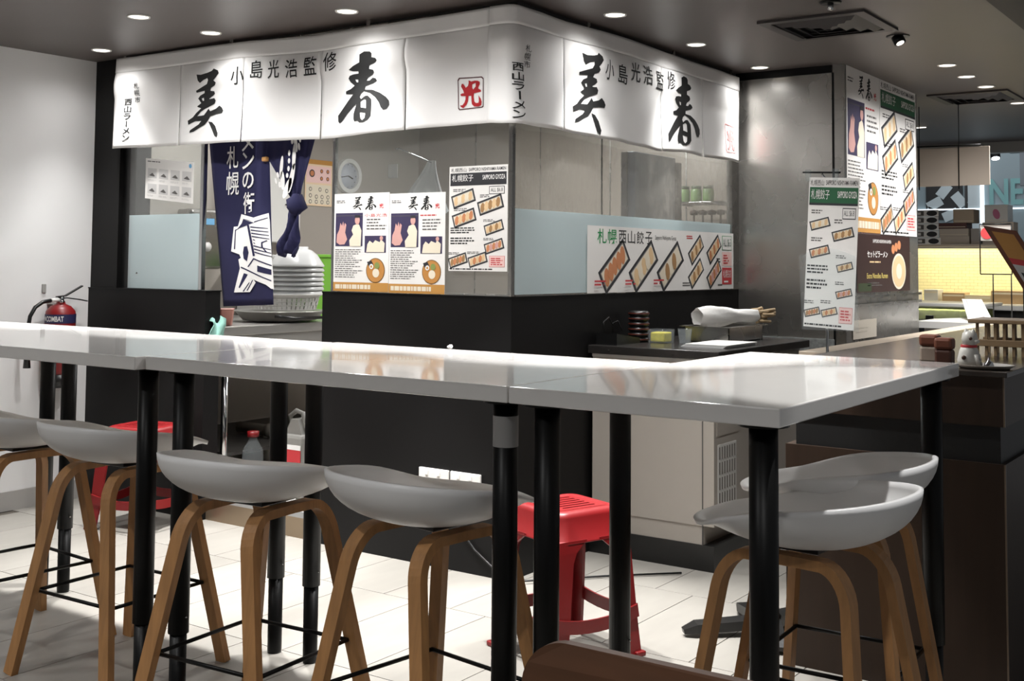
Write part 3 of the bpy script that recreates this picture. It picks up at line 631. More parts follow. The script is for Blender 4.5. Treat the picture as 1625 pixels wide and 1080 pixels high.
# ------------------------------------------------------------------ printed sheets
class Sheet:
    def __init__(s, name, label, cat, o, U, V, w, h, m=PAPER, th=.0012, group=None, pocket=None):
        s.o = Vector(o); s.U = Vector(U).normalized(); s.V = Vector(V).normalized(); s.N = s.U.cross(s.V); s.w = w; s.h = h; s.k = 0
        s.t = tag(MB().add([s.P(a, b, n) for n in (0, th) for a, b in ((0, 0), (1, 0), (1, 1), (0, 1))],
                           [(0, 1, 2, 3), (4, 5, 6, 7), (0, 1, 5, 4), (1, 2, 6, 5), (2, 3, 7, 6), (3, 0, 4, 7)]).build(name, m), label, cat, group)
        s.th = th; s.parts = {}
    def P(s, u, v, n): return s.o + s.U * (u * s.w) + s.V * (v * s.h) + s.N * n
    def part(s, name):
        if name not in s.parts: s.parts[name] = MB()
        return s.parts[name]
    def poly(s, part, pts, m, lay=1):
        n = s.th + lay * .0006; s.part(part).add([s.P(a, b, n) for a, b in pts], [tuple(range(len(pts)))], m)
    def rect(s, part, u0, v0, u1, v1, m, lay=1): s.poly(part, [(u0, v0), (u1, v0), (u1, v1), (u0, v1)], m, lay)
    def disc(s, part, u, v, r, m, lay=1, n=20, ry=None):      # r in metres
        ry = ry or r; s.poly(part, [(u + r / s.w * math.cos(2 * math.pi * i / n), v + ry / s.h * math.sin(2 * math.pi * i / n)) for i in range(n)], m, lay)
    def geo(s, part, g, u0, v0, u1, v1, m, lay=1):
        n = s.th + lay * .0006; s.part(part).add([s.P(u0 + a * (u1 - u0), v0 + b * (v1 - v0), n) for a, b in g[0]], g[1], m)
    def text(s, part, body, u0, v0, u1, v1, m, lay=1, bold=0.): s.geo('%s#%d' % (part, len(s.parts)), text2d(body, bold), u0, v0, u1, v1, m, lay)
    def lines(s, part, u0, v0, u1, v1, n, m, fill=.45, lay=1, seed=1):
        rnd = random.Random(seed); dv = (v1 - v0) / n
        for i in range(n):
            u = u0; v = v1 - (i + 1) * dv; end = u0 + (u1 - u0) * rnd.uniform(.6, 1)
            while u < end:
                w_ = min(rnd.uniform(.02, .09), end - u); s.rect(part, u, v + dv * (1 - fill) / 2, u + w_, v + dv * (1 + fill) / 2, m, lay); u += w_ + .012
    def tray(s, part, u, v, w_, h_, an, col, n=5, lay=1):      # w_, h_ in metres
        part = '%s#%d' % (part, len(s.parts))
        def q(a, b): return (u + (a * math.cos(an) - b * math.sin(an)) / s.w, v + (a * math.sin(an) + b * math.cos(an)) / s.h)
        def rc(a, b): return [q(-a, -b), q(a, -b), q(a, b), q(-a, b)]
        s.poly(part, rc(w_ / 2, h_ / 2), DARKP, lay); s.poly(part, rc(w_ * .45, h_ * .38), MATS['grey_sticker'], lay + 1)
        s.poly(part, rc(w_ * .43, h_ * .34), CREAM, lay + 2)
        for i in range(n):
            a = (i - (n - 1) / 2) / n * w_ * .8
            s.poly(part, [q(a + w_ * .30 / n * 1.5 * math.cos(x) + h_ * .1 * math.sin(x), h_ * .33 * math.sin(x)) for x in (2 * math.pi * j / 12 for j in range(12))], col[i % len(col)], lay + 3 + i % 2)
    def done(s):
        for k, m in s.parts.items():
            o = m.build(k.split('#')[0], None, s.t, fix=False)
            if k in ('fine_print', 'picture_print', 'dish_print', 'price_tag'): o['kind'] = 'stuff'
        return s.t
GY = ([GYOZA1, CREAM], [GYOZA3, GYOZA1], [GYOZA2, GYOZA1], [GYOZA1, GYOZA3], [GYOZA2, SKINP], [GYOZA3, GYOZA2], [GYOZA1, GYOZA2])
def menu(label, o, U, V, w, h, band, head=.985, name='menu_poster', green=False):
    s = Sheet(name, label, 'poster', o, U, V, w, h)
    s.text('lettering', '札幌西山', .03, .945, .30, .985, INK); s.text('lettering', 'SAPPORO NISHIYAMA RAMEN', .34, .95, .97, .982, INK, bold=.01)
    s.rect('title_band', .02, .825, .98, .935, band, 1); s.rect('title_band', .02, .815, .98, .83, DARKP, 2)
    s.text('lettering', '札幌餃子', .05, .855, .42, .92, PRINTW, 3); s.text('lettering', 'SAPPORO GYOZA', .58, .865, .96, .91, PRINTW, 3, .01)
    s.rect('price_box', .69, .725, .95, .80, INK, 1); s.rect('price_box', .70, .731, .94, .794, PAPER, 2); s.text('lettering', 'ALL $6.8', .72, .742, .92, .783, INK, 3)
    for i, (u, v, sc) in enumerate(((.25, .69, 1), (.715, .625, 1.06), (.265, .505, 1), (.775, .41, .8), (.78, .235, .8), (.165, .10, .8), (.505, .107, .8))):
        s.tray('tray_print', u, v, w * .40 * sc, w * .185 * sc, .28 if green is False else .45, GY[i])
        s.lines('fine_print', u - .18, v + .055 * sc + .01, u + .05, v + .085 * sc + .012, 2, GREYT, .5, 1, i)
    s.lines('fine_print', .03, .355, .55, .42, 3, INK, .5, 1, 11); s.lines('fine_print', .03, .25, .50, .325, 3, INK, .5, 1, 12)
    s.rect('red_notice', .70, .04, .96, .145, REDT, 1); s.rect('red_notice', .705, .043, .955, .142, PINKP, 2); s.lines('red_notice', .73, .055, .93, .13, 4, REDT, .5, 3, 5)
    s.lines('fine_print', .02, .01, .97, .028, 1, INK, .6, 1, 9)
    return s
def chef(label, o, U, V, w, h, english=True, seed=1):
    s = Sheet('chef_poster', label, 'poster', o, U, V, w, h)
    s.geo('brush_character', poly2d('mei', MEI), .34, .825, .52, .968, INK); s.geo('brush_character', poly2d('haru', HARU), .57, .825, .77, .968, INK)
    s.geo('seal_character', poly2d('hik', HIKARI), .82, .84, .90, .89, REDT); s.lines('fine_print', .04, .90, .27, .935, 2, GREYT, .5, 1, seed)
    s.rect('chef_photo', .03, .46, .53, .80, PURPLE, 1)
    s.poly('chef_photo', [(.05, .50), (.11, .475), (.2, .48), (.25, .53), (.21, .60), (.23, .68), (.20, .70), (.19, .66), (.17, .715), (.15, .67), (.12, .70), (.10, .63), (.06, .58)], SKINP, 2)
    s.poly('chef_photo', [(.30, .46), (.50, .46), (.51, .62), (.47, .675), (.44, .69), (.36, .67), (.33, .62), (.36, .58), (.29, .52)], CREAM, 3)
    s.disc('chef_photo', .435, .725, w * .045, SKINP, 4, ry=w * .06); s.rect('chef_photo', .39, .75, .48, .775, DARKP, 5)
    s.rect('chef_photo', .03, .77, .53, .775, GREYT, 2)
    if english: s.lines('red_lettering', .56, .765, .97, .785, 1, REDT, .6, 1, 3)
    else: s.text('red_lettering', '小島光浩', .56, .755, .96, .79, REDT)
    s.lines('fine_print', .60, .62, .95, .745, 4, GREYT, .4, 1, seed + 2)
    s.rect('kitchen_photo', .57, .395, .95, .565, PURPLE, 1)
    s.poly('kitchen_photo', [(.60, .40), (.92, .40), (.93, .49), (.86, .53), (.84, .50), (.76, .52), (.72, .49), (.66, .515), (.62, .48)], CREAM, 2)
    s.disc('kitchen_photo', .87, .54, w * .03, SKINP, 3)
    s.lines('fine_print', .03, .135, .55, .435, 14, GREYT, .38, 1, seed + 5)
    s.disc('bowl_print', .77, .215, w * .168, mat('bowl_rim_print', '#7A5A34', .6), 1, 28); s.disc('bowl_print', .77, .215, w * .155, BROTH, 2, 28)
    s.poly('bowl_print', [(.62, .30), (.70, .315), (.74, .27), (.66, .25)], DARKP, 3); s.disc('bowl_print', .70, .255, w * .035, PRINTW, 4); s.disc('bowl_print', .70, .255, w * .018, ORANGE, 5)
    s.disc('bowl_print', .78, .19, w * .06, CREAM, 3); s.disc('bowl_print', .80, .265, w * .045, mat('green_onion_print', '#7F8A4A', .6), 4)
    s.rect('bottom_band', 0, 0, 1, .092, ORANGE, 1); s.lines('bottom_band', .04, .02, .97, .075, 1, CREAM, .8, 2, seed + 7)
    return s.done()
X_, Y_, Z_ = (1, 0, 0), (0, 1, 0), (0, 0, 1)
chef('white chef and noodle bowl poster with red Japanese headline, nearest the doorway', (-1.073, .004, 1.232), X_, Z_, .357, .476, False, 1)
chef('white chef and noodle bowl poster with English text, between its twin and the menu', (-.714, .004, 1.230), X_, Z_, .338, .470, True, 4)
menu('white dumpling menu with black title band on the glass beside the booth corner', (-.354, .003, 1.338), X_, Z_, .328, .475, DARKP).done()
s = Sheet('dumpling_banner', 'wide white dumpling banner with green lettering on the frosted right glass', 'poster', (.004, .63, 1.232), Y_, Z_, 1.69, .33)
for i, ch in enumerate('札幌'): s.text('green_lettering', ch, .055 + i * .06, .74, .108 + i * .06, .96, GREENT, 1, .008)
for i, ch in enumerate('西山餃子'): s.text('lettering', ch, .18 + i * .055, .75, .225 + i * .055, .95, INK)
s.text('lettering', 'Sapporo Nishiyama Gyoza', .41, .81, .555, .90, INK)
for i, (u, c) in enumerate(((.155, [GYOZA2]), (.335, [GYOZA1, CREAM]), (.515, [CREAM, GYOZA3]))):
    s.tray('tray_print', u, .40, .30, .135, .62, c, 5); s.lines('price_tag', u - .12, .10, u - .05, .20, 2, REDT, .5, 9, i)
for i, (u, v) in enumerate(((.70, .68), (.84, .70), (.70, .28), (.84, .27))): s.tray('tray_print', u, v, .19, .088, .62, GY[i + 1], 5)
s.lines('fine_print', .63, .86, .69, .93, 2, REDT, .5, 1, 3); s.lines('fine_print', .86, .46, .91, .56, 2, GREYT, .5, 1, 4); s.lines('fine_print', .60, .06, .66, .14, 2, GREYT, .5, 1, 5); s.lines('fine_print', .87, .05, .91, .10, 1, GREYT, .5, 1, 6)
s.rect('price_box', .905, .69, .985, .95, GREENT, 1); s.rect('price_box', .908, .70, .982, .94, PAPER, 2); s.text('lettering', 'ALL $6.3', .913, .74, .978, .90, mat('dark_green_lettering', '#2B4A3A', .6), 3)
s.rect('pink_notice', .905, .41, .985, .66, PINKP, 1); s.lines('pink_notice', .915, .44, .975, .62, 4, REDT, .5, 2, 7)
s.rect('red_notice', .905, .08, .985, .38, REDT, 1); s.text('red_notice', '札幌名店', .913, .20, .978, .34, PRINTW, 2); s.lines('red_notice', .92, .10, .97, .16, 1, PRINTW, .5, 2, 8)
s.done()
s = Sheet('instruction_sheet', 'white instruction sheet with eight small pictures on the left glass pane', 'paper', (-2.549, .009, 1.725), (1, 0, -.10), Z_, .415, .228)
s.lines('fine_print', .04, .90, .45, .96, 1, GREYT, .4); s.disc('blue_mark', .93, .90, .012, mat('blue_print', '#6FA8D0', .6))
for j in range(2):
    for i in range(4):
        u, v = .05 + .24 * i, .52 - .38 * j
        s.rect('picture_print', u, v, u + .19, v + .24, mat('pale_grey_print', '#C4C2C0', .6)); s.poly('picture_print', [(u + .03, v + .06), (u + .10, v + .13), (u + .16, v + .05), (u + .12, v + .04)], GREYT, 2); s.lines('fine_print', u, v - .08, u + .18, v - .03, 2, MATS['pale_grey_print'], .4, 1, i + 4 * j)
s.done()
chef('tall chef and noodle bowl poster high on the side of the end wall', (.665, 2.432, 1.575), Y_, Z_, .612, .975, True, 8)
s = menu('tall dumpling menu with green title band, high on the end wall', (.665, 3.05, 1.572), Y_, Z_, .775, .975, GREENB, green=True); s.done()
s = Sheet('ramen_poster', 'dark brown set meal poster with pale lettering and a noodle bowl, under the tall posters', 'poster', (.672, 2.572, 1.215), Y_, Z_, 1.06, .35, mat('dark_brown_print', '#2E1714', .5))
s.text('lettering', 'SAPPORO NISHIYAMA RAMEN', .28, .86, .62, .92, PRINTW); s.text('lettering', 'セットピラーメン', .18, .60, .55, .72, PRINTW, 1, .01); s.lines('fine_print', .22, .50, .52, .55, 1, GYOZA1, .5)
s.text('lettering', 'Extra Noodles Ramen', .17, .24, .55, .33, mat('yellow_lettering', '#D8C46A', .6)); s.lines('fine_print', .18, .10, .50, .18, 2, GREYT, .4)
s.disc('bowl_print', .77, .36, .15, CREAM, 1, 26, .115); s.disc('bowl_print', .77, .36, .135, GYOZA1, 2, 26, .10); s.disc('bowl_print', .77, .36, .06, CREAM, 3, 20, .05)
for i in range(3): s.disc('dumpling_print', .66 + .06 * i, .76 + .04 * i, .035, GYOZA2, 1, 12, .03)
s.rect('green_corner', .02, .02, .25, .16, mat('dark_green_print', '#2C3A1E', .6), 1); s.done()
# menu stand on the floor behind the cross table
ang = -.05; U = (math.cos(ang), 0, math.sin(ang)); V = (-math.sin(ang), 0, math.cos(ang))
s = menu('long dumpling menu with green title band clipped to a slim chrome floor stand', (1.100, .60, 1.118), U, V, .218, .635, GREENB, name='menu_card'); s.done()
t = thing('menu_stand', 'slim chrome floor stand with a top clip bar holding the long menu', 'stand', (1.2, .61, 0))
MB().lathe((1.2, .612, 0), [(0, 0), (.13, 0), (.13, .008), (.02, .018), (0, .018)], None, 28).build('base', CHROME, t)
MB().tube([(1.2, .612, .01), (1.2, .612, 1.74)], .006, None, 10).build('pole', CHROME, t)
MB().tube([(1.10, .606, 1.775), (1.265, .606, 1.768)], .004, None, 8).build('clip_bar', BLACKM, t)
for x in (1.125, 1.245): BB((x - .012, .596, 1.735), (x + .012, .608, 1.785), .002).build('clip', PLASTICB, t)
MB().tube([(1.2, .612, 1.74), (1.18, .606, 1.772)], .004, None, 8).build('arm', CHROME, t)
mc = MB()
def pocket(u, v): return (1.085 + .012 * (1 - v) + .245 * u, .592 - .006 * math.sin(math.pi * u), 1.105 + (.31 + .035 * math.sin(math.pi * u)) * v)
o = tag(MB().grid(pocket, 10, 8).build('plastic_sleeve', PLASTICB, None, fix=False), 'crumpled clear plastic sleeve round the lower half of the long menu', 'sleeve')
# ------------------------------------------------------------------ walnut counter at the right
KC = -.27
t = thing('walnut_counter', 'dark walnut counter with a black recessed band, behind the table end', 'counter', (1.74, 1.5, 0))
B((1.366, KC, 0), (2.09, 3.9, .755)).build('lower_body', BROWN, t)
B((1.40, KC + .012, .755), (2.075, 3.88, .872)).build('recess_band', mat('black_band', '#0C0C0C', .5), t)
B((1.366, KC, .872), (2.09, 3.9, 1.028)).build('upper_body', BROWN, t)
BB((1.355, KC - .012, 1.028), (2.102, 3.92, 1.045), .003).build('worktop', mat('dark_worktop', '#3A332E', .25, vary=.2, scale=8), t)
B((2.087, KC - .002, .0), (2.092, KC + .004, .755)).build('corner_trim', BROWNL, t); B((2.087, KC - .002, .872), (2.092, KC + .004, 1.028)).build('corner_trim', BROWNL, t)
t = thing('service_ledge', 'pale beige service ledge running back beside the walnut counter', 'counter', (1.2, 2.2, 0))
BB((1.02, .75, .975), (1.35, 3.9, 1.0), .003).build('ledge_top', mat('beige_stone', '#B9AA98', .3, vary=.1), t)
B((1.10, .85, 0), (1.35, 3.9, .975)).build('ledge_body', BROWN, t)
zc = 1.045
t = thing('condiment_jar', 'brown lidded pale jar on the counter, left of the two', 'jar', (1.80, -.02, zc), 'brown lidded jars')
BB((1.765, -.045, zc), (1.825, .015, zc + .055), .008).build('body', mat('pale_stoneware', '#9C8C7E', .5), t); BB((1.763, -.047, zc + .055), (1.827, .017, zc + .095), .01).build('lid', mat('brown_lid', '#6B3A26', .45), t)
t = thing('condiment_jar', 'darker brown jar with brown lid, nearest the dog figurine', 'jar', (1.86, -.08, zc), 'brown lidded jars')
BB((1.832, -.105, zc), (1.888, -.05, zc + .05), .008).build('body', mat('dark_brown_stoneware', '#4C2A1E', .45), t); BB((1.83, -.107, zc + .05), (1.89, -.048, zc + .09), .01).build('lid', MATS['brown_lid'], t)
# dog figurine, sitting on a small tray
t = thing('serving_tray', 'small pale oval tray under the dog figurine', 'tray', (2.01, -.17, zc))
MB().lathe((2.01, -.17, zc), [(0, .004), (.07, .004), (.09, .014), (.094, .013), (.075, 0), (0, 0)], None, 28, sy=.8).build('dish', mat('tray_resin', '#6E655C', .4), t)
dx, dy, dz = 1.965, -.185, zc + .006
t = thing('dog_figurine', 'spotted white sitting dog figurine on the counter tray', 'figurine', (dx, dy, dz))
CER = mat('white_ceramic', '#D6D3CB', .3); SPOTM = mat('brown_spot_glaze', '#4A3326', .3)
MB().lathe((dx, dy, dz), [(0, 0), (.034, 0), (.037, .02), (.030, .05), (.022, .07), (0, .078)], None, 20).build('body', CER, t)
h = MB().lathe((dx + .004, dy - .004, dz + .075), [(0, -.012), (.02, -.004), (.026, .014), (.022, .034), (0, .044)], None, 18).build('head', CER, t)
for a in (-.6, 2.2): MB().lathe((dx + .02 * math.cos(a), dy + .02 * math.sin(a), dz + .102), [(.010, 0), (.006, .016), (0, .022)], None, 10).build('ear', CER, h)
MB().lathe((dx + .026, dy - .012, dz + .082), [(0, -.009), (.011, -.003), (.011, .004), (0, .010)], None, 12).build('muzzle', CER, h)
for ox, oy, oz, r in ((-.008, -.034, .03, .008), (.012, -.027, .092, .006), (.030, -.008, .022, .008)): MB().lathe((dx + ox, dy + oy, dz + oz), [(0, -r), (r * .8, -r * .6), (r, 0), (r * .8, r * .6), (0, r)], None, 10).build('spot', SPOTM, t)
MB().lathe((dx, dy, dz + .062), [(.0255, 0), (.0265, .004), (.0245, .009)], None, 18).build('collar', REDT, t)
for sx in (-1, 1): MB().tube([(dx + .026, dy + sx * .012 - .006, dz + .04), (dx + .034, dy + sx * .013 - .008, dz + .003)], .008, None, 10).build('foreleg', CER, t)
t = thing('call_bell', 'tiny chrome bell beside the dog figurine', 'bell', (2.035, -.19, zc + .006))
MB().lathe((2.03, -.20, zc + .006), [(0, 0), (.016, 0), (.016, .006), (.012, .018), (.004, .024), (.004, .032), (0, .033)], None, 16).build('dome', CHROME, t)
t = thing('wooden_rack', 'low wooden dish rack with upright pegs at the right edge', 'rack', (1.98, .5, zc))
for y in (.42, .60): BB((1.83, y - .012, zc + .035), (2.09, y + .012, zc + .06), .002).build('rail', WOODL, t)
BB((1.82, .40, zc + .12), (2.09, .62, zc + .135), .003).build('top_board', WOODL, t)
for i in range(8):
    for y in (.42, .60): B((1.845 + i * .032, y - .005, zc), (1.855 + i * .032, y + .005, zc + .12)).build('peg', WOODL, t)

# ------------------------------------------------------------------ white chest freezer with black top, and what stands on it
t = thing('chest_freezer', 'white undercounter freezer with a dark steel worktop and side grille', 'freezer', (.33, 1.2, 0))
FW = mat('cream_enamel', '#ABA49B', .4, vary=.03)
B((.02, .66, .20), (.60, 1.72, .93)).build('cabinet', FW, t)
MB().prism([(.17, .20), (.20, .115), (.60, .115), (.60, .20)], .665, 1.70, 'y').build('bottom_skirt', FW, t)
B((.60, .662, .20), (.655, 1.70, .93)).build('side_door', FW, t)
B((.597, .658, .115), (.601, .664, .93)).build('door_seam', GREYT, t)
B((.6551, .69, .60), (.657, .93, .86)).build('control_panel', FW, t); B((.657, .72, .70), (.6585, .745, .76)).build('switch', BLKP, t); B((.657, .705, .725), (.6585, .712, .745)).build('switch', BLKP, t)
g = B((.6551, .70, .28), (.657, .90, .56)).build('grille', WHITEP, t)
for j in range(4):
    for i in range(7): B((.657, .712 + i * .027, .29 + j * .068), (.6582, .722 + i * .027, .345 + j * .068)).build('slot', mat('slot_shadow', '#6D6862', .8), g)
B((.0, .66, 0), (.655, 1.70, .115)).build('plinth', BLKP, t)
BB((-.0 + .004, .64, .945), (.69, 1.76, .985), .004).build('worktop', mat('dark_steel_worktop', '#4A4745', .25, .7), t)
B((.02, .655, .93), (.65, 1.72, .945)).build('under_strip', WHITEP, t)
for x in (.12, .46): MB().lathe((x, .64, .965), [(0, 0), (.008, .001), (0, .002)], None, 10).build('screw', CHROME, t)
zf = .985
t = thing('card_terminal', 'black card terminal dock lying on the freezer worktop', 'terminal', (.06, .85, zf))
MB().prism([(.70, zf), (.93, zf), (.93, zf + .025), (.70, zf + .055)], .015, .13, 'x').build('body', BLKP, t)
MB().tube([(.05, .72, zf + .05), (.05, .71, zf + .11), (.05, .76, zf + .13), (.05, .80, zf + .09)], .003, None, 8).build('cable', BLKP, t)
MB().tube([(.05, .80, zf + .05), (.05, .80, zf + .10), (.06, .83, zf + .11), (.07, .86, zf + .06)], .003, None, 8).build('cable', BLKP, t)
for i in range(6):
    z = zf + i * .026
    t = thing('pager_puck', ['lowest black pager in the stack on the freezer', 'second black pager from the bottom of the stack', 'third black pager from the bottom of the stack', 'fourth black pager up in the stack', 'second black pager from the top of the stack', 'topmost black pager of the stack on the freezer'][i], 'pager', (.10, 1.0, z), 'stacked black pagers')
    MB().lathe((.085, 1.0, z), [(0, 0), (.046, 0), (.052, .006), (.054, .013), (.046, .024), (.03, .0255), (0, .0255)], None, 24).build('body', BLKP, t)
    MB().lathe((.085, 1.0, z), [(.0535, .010), (.0548, .013), (.0535, .016)], None, 24).build('light_ring', mat('pager_ring', '#5A2A20', .3), t)
t = thing('pickle_tub', 'clear tub of yellow pickles beside the pagers', 'tub', (.22, 1.02, zf))
BB((.155, .99, zf + .004), (.235, 1.07, zf + .052), .006).build('pickles', mat('yellow_pickle', '#CFC24A', .4, vary=.2, scale=60), t)
MB().lathe((.195, 1.03, zf), [(0, .002), (.064, .002), (.068, .065), (.070, .066)], None, 24).build('tub', PLASTICB, t)
t = thing('plastic_cup', 'empty clear ribbed plastic cup before the steel pan', 'cup', (.312, 1.06, zf))
MB().lathe((.312, 1.06, zf), [(0, .001), (.028, .001), (.036, .07), (.038, .071)], None, 24).build('wall', PLASTICB, t)
t = thing('steel_pan', 'steel gastronorm pan on the freezer holding a paper bag', 'pan', (.34, 1.38, zf))
m = MB()
for a, b in (((.24, 1.2, zf), (.245, 1.62, zf + .075)), ((.48, 1.2, zf), (.485, 1.62, zf + .075)), ((.24, 1.2, zf), (.485, 1.205, zf + .075)), ((.24, 1.615, zf), (.485, 1.62, zf + .075)), ((.24, 1.2, zf), (.485, 1.62, zf + .004))): m.box(a, b)
m.build('basin', STEEL, t)
m = MB()
for a, b in (((.22, 1.18, zf + .075), (.245, 1.64, zf + .079)), ((.48, 1.18, zf + .075), (.505, 1.64, zf + .079)), ((.245, 1.18, zf + .075), (.48, 1.205, zf + .079)), ((.245, 1.615, zf + .075), (.48, 1.64, zf + .079))): m.box(a, b)
m.build('rim', STEEL, t)
t = thing('paper_bundle', 'white paper wrapped bundle with tan dried ends lying in the pan', 'bundle', (.36, 1.4, zf + .08))
def bun(u, v):
    a = 2 * math.pi * u; r = .045 * (.75 + .45 * math.sin(math.pi * min(1, v * 1.3 + .15))) * (1 + .10 * math.sin(5 * a + 9 * v)); return (.30 + .18 * v + r * .75 * math.cos(a), 1.22 + .32 * v, zf + .125 + r * math.sin(a))
MB().grid(bun, 18, 14).build('paper_wrap', mat('white_tissue', '#ECEAE6', .8, bump=.3, bscale=40), t)
m = MB(); rnd = random.Random(3)
for i in range(26):
    c = Vector((.475 + rnd.uniform(-.04, .04), 1.55 + rnd.uniform(-.02, .05), zf + .12 + rnd.uniform(-.03, .035)))
    m.tube([c, c + Vector((.03, .07, rnd.uniform(-.01, .02)))], .008, None, 6)
o = m.build('dried_ends', mat('dried_tan', '#B59C78', .8, vary=.3, scale=80), t); o['kind'] = 'stuff'
t = thing('paper_stack', 'flat stack of white papers at the front of the freezer top', 'papers', (.5, 1.05, zf))
for i in range(4):
    a = .04 * i - .05; B((.40 + .008 * i, .84, zf + .004 * i), (.62 + .006 * i, 1.22 - .01 * i, zf + .004 * i + .003)).build('sheet', PAPER if i % 2 else mat('clear_sleeve_paper', '#C9CBCB', .2), t)

# ------------------------------------------------------------------ black cross base on the floor
t = thing('pedestal_base', 'black four armed pedestal base on the floor behind the corner leg', 'base', (1.186, .0, 0))
for dx_, dy_, L in ((-.75, -.66, .33), (-.72, .69, .28), (.5, -.85, .24), (.1, .99, .25)):
    d = Vector((dx_, dy_, 0)).normalized(); c = Vector((1.19, -.0, .0))
    MB().sweep([c + d * .02 + Vector((0, 0, .045)), c + d * L * .85 + Vector((0, 0, .032)), c + d * L + Vector((0, 0, .02))], [(-.016, -.034), (.018, -.034), (.018, .034), (-.016, .034)], None, scales=[1.1, .95, .5]).build('arm', BLKP, t)
MB().lathe((1.19, 0, 0), [(0, .02), (.045, .02), (.045, .07), (.024, .09), (.020, .50), (0, .50)], None, 20).build('column', BLACKM, t)

# ------------------------------------------------------------------ sockets and cord on the black wall
for i, (x0, x1, lb) in enumerate(((-.504, -.331, 'white double wall socket, left of the pair on the black wall'), (-.322, -.152, 'white double wall socket, right of the pair on the black wall'))):
    t = thing('wall_socket', lb, 'socket', ((x0 + x1) / 2, 0, .4), 'white double wall sockets'); z0, z1 = .352 + .0, .440
    BB((x0, -.012, z0), (x1, 0, z1), .004).build('face_plate', WHITEP, t)
    for k in (.3, .7):
        xc = x0 + (x1 - x0) * k; BB((xc - .012, -.016, z1 - .03), (xc + .004, -.012, z1 - .012), .001).build('rocker_switch', PAPER, t)
        for ddx in (-.011, .011): B((xc + ddx - .003, -.0125, z0 + .018), (xc + ddx + .003, -.0119, z0 + .028)).build('pin_slot', BLKP, t)
        B((xc - .002, -.0125, z0 + .034), (xc + .002, -.0119, z0 + .046)).build('pin_slot', BLKP, t)
tag(MB().tube([(-.30, -.008, .36), (-.32, -.02, .30), (-.27, -.012, .20), (-.18, -.010, .11), (-.08, -.012, .05), (.06, -.02, .015), (.3, .3, .008), (.55, .55, .008)], .0045, None, 8).build('power_cord', BLKP), 'black power cord drooping from the wall sockets to the floor', 'cord')

# ------------------------------------------------------------------ fire extinguisher on the white wall
ex, ey = -2.915, -.262
t = thing('fire_extinguisher', 'red fire extinguisher with navy band and black hose on the white wall', 'extinguisher', (ex, ey, .7))
MB().lathe((ex, ey, 0), [(0, .735), (.075, .735), (.082, .75), (.082, 1.06), (.078, 1.085), (.055, 1.112), (.026, 1.124), (.022, 1.14), (0, 1.14)], None, 32).build('cylinder', RED, t)
bd = MB().lathe((ex, ey, 0), [(.0828, 1.018), (.0828, 1.068)], None, 32).build('label_band', mat('navy_label', '#26264E', .5), t)
vs, fs, _ = text2d('COMBAT', .02)
def wrap(a, z): return (ex + .0835 * math.sin(a) * 1.0, ey - .0835 * math.cos(a), z)
aw = math.radians(36)
MB().add([wrap(math.radians(16) + aw * (a - .28) * 2.0, 1.028 + .03 * b) for a, b in vs], fs).build('lettering', PRINTW, bd, fix=False)
MB().add([wrap(math.radians(16) + aw * 2 * (-.40 + .05 * math.cos(q)), 1.043 + .014 * math.sin(q)) for q in (2 * math.pi * i / 10 for i in range(10))], [tuple(range(10))]).build('flame_mark', PRINTW, bd, fix=False)
MB().lathe((ex, ey, 0), [(0, .66), (.06, .66), (.075, .735), (0, .735)], None, 24).build('base_cup', BLKP, t)
MB().lathe((ex, ey, 1.135), [(0, 0), (.016, 0), (.018, .03), (0, .035)], None, 16).build('valve', CHROME, t)
hv = MB().sweep([(ex, ey - .03, 1.165), (ex + .01, ey + .02, 1.17), (ex + .02, ey + .12, 1.225)], [(-.011, -.003), (.011, -.003), (.011, .003), (-.011, .003)], None, ref=(1, 0, 0)).build('squeeze_lever', BLKP, t)
MB().sweep([(ex, ey - .03, 1.155), (ex + .01, ey + .03, 1.158), (ex + .02, ey + .10, 1.148), (ex + .025, ey + .15, 1.138)], [(-.011, -.003), (.011, -.003), (.011, .003), (-.011, .003)], None, ref=(1, 0, 0)).build('carry_handle', BLKP, t)
MB().tube([(ex + .012, ey - .005, 1.135), (ex + .03, ey - .01, 1.138)], .012, None, 14).build('pressure_gauge', CHROME, t)
MB().tube([(ex + .01, ey - .02, 1.148), (ex + .01, ey - .07, 1.145)], .011, None, 10).build('hose_collar', WHITEP, t)
MB().tube([(ex + .01, ey - .07, 1.145), (ex + .01, ey - .12, 1.138), (ex + .01, ey - .165, 1.11), (ex + .01, ey - .195, 1.06), (ex + .01, ey - .205, .99), (ex + .01, ey - .205, .88)], .011, None, 12).build('hose', BLKP, t)
MB().lathe((ex + .01, ey - .205, .78), [(0, 0), (.02, 0), (.013, .11), (0, .11)], None, 14).build('nozzle', BLKP, t)
BB((-3.02, ey - .055, 1.185), (-3.012, ey - .03, 1.235), .002).build('wall_bracket', mat('bracket_grey', '#9A9894', .5), t)
BB((-3.02, ey - .02, 1.12), (-2.94, ey + .02, 1.13), .002).build('bracket_hook', STEEL, t)

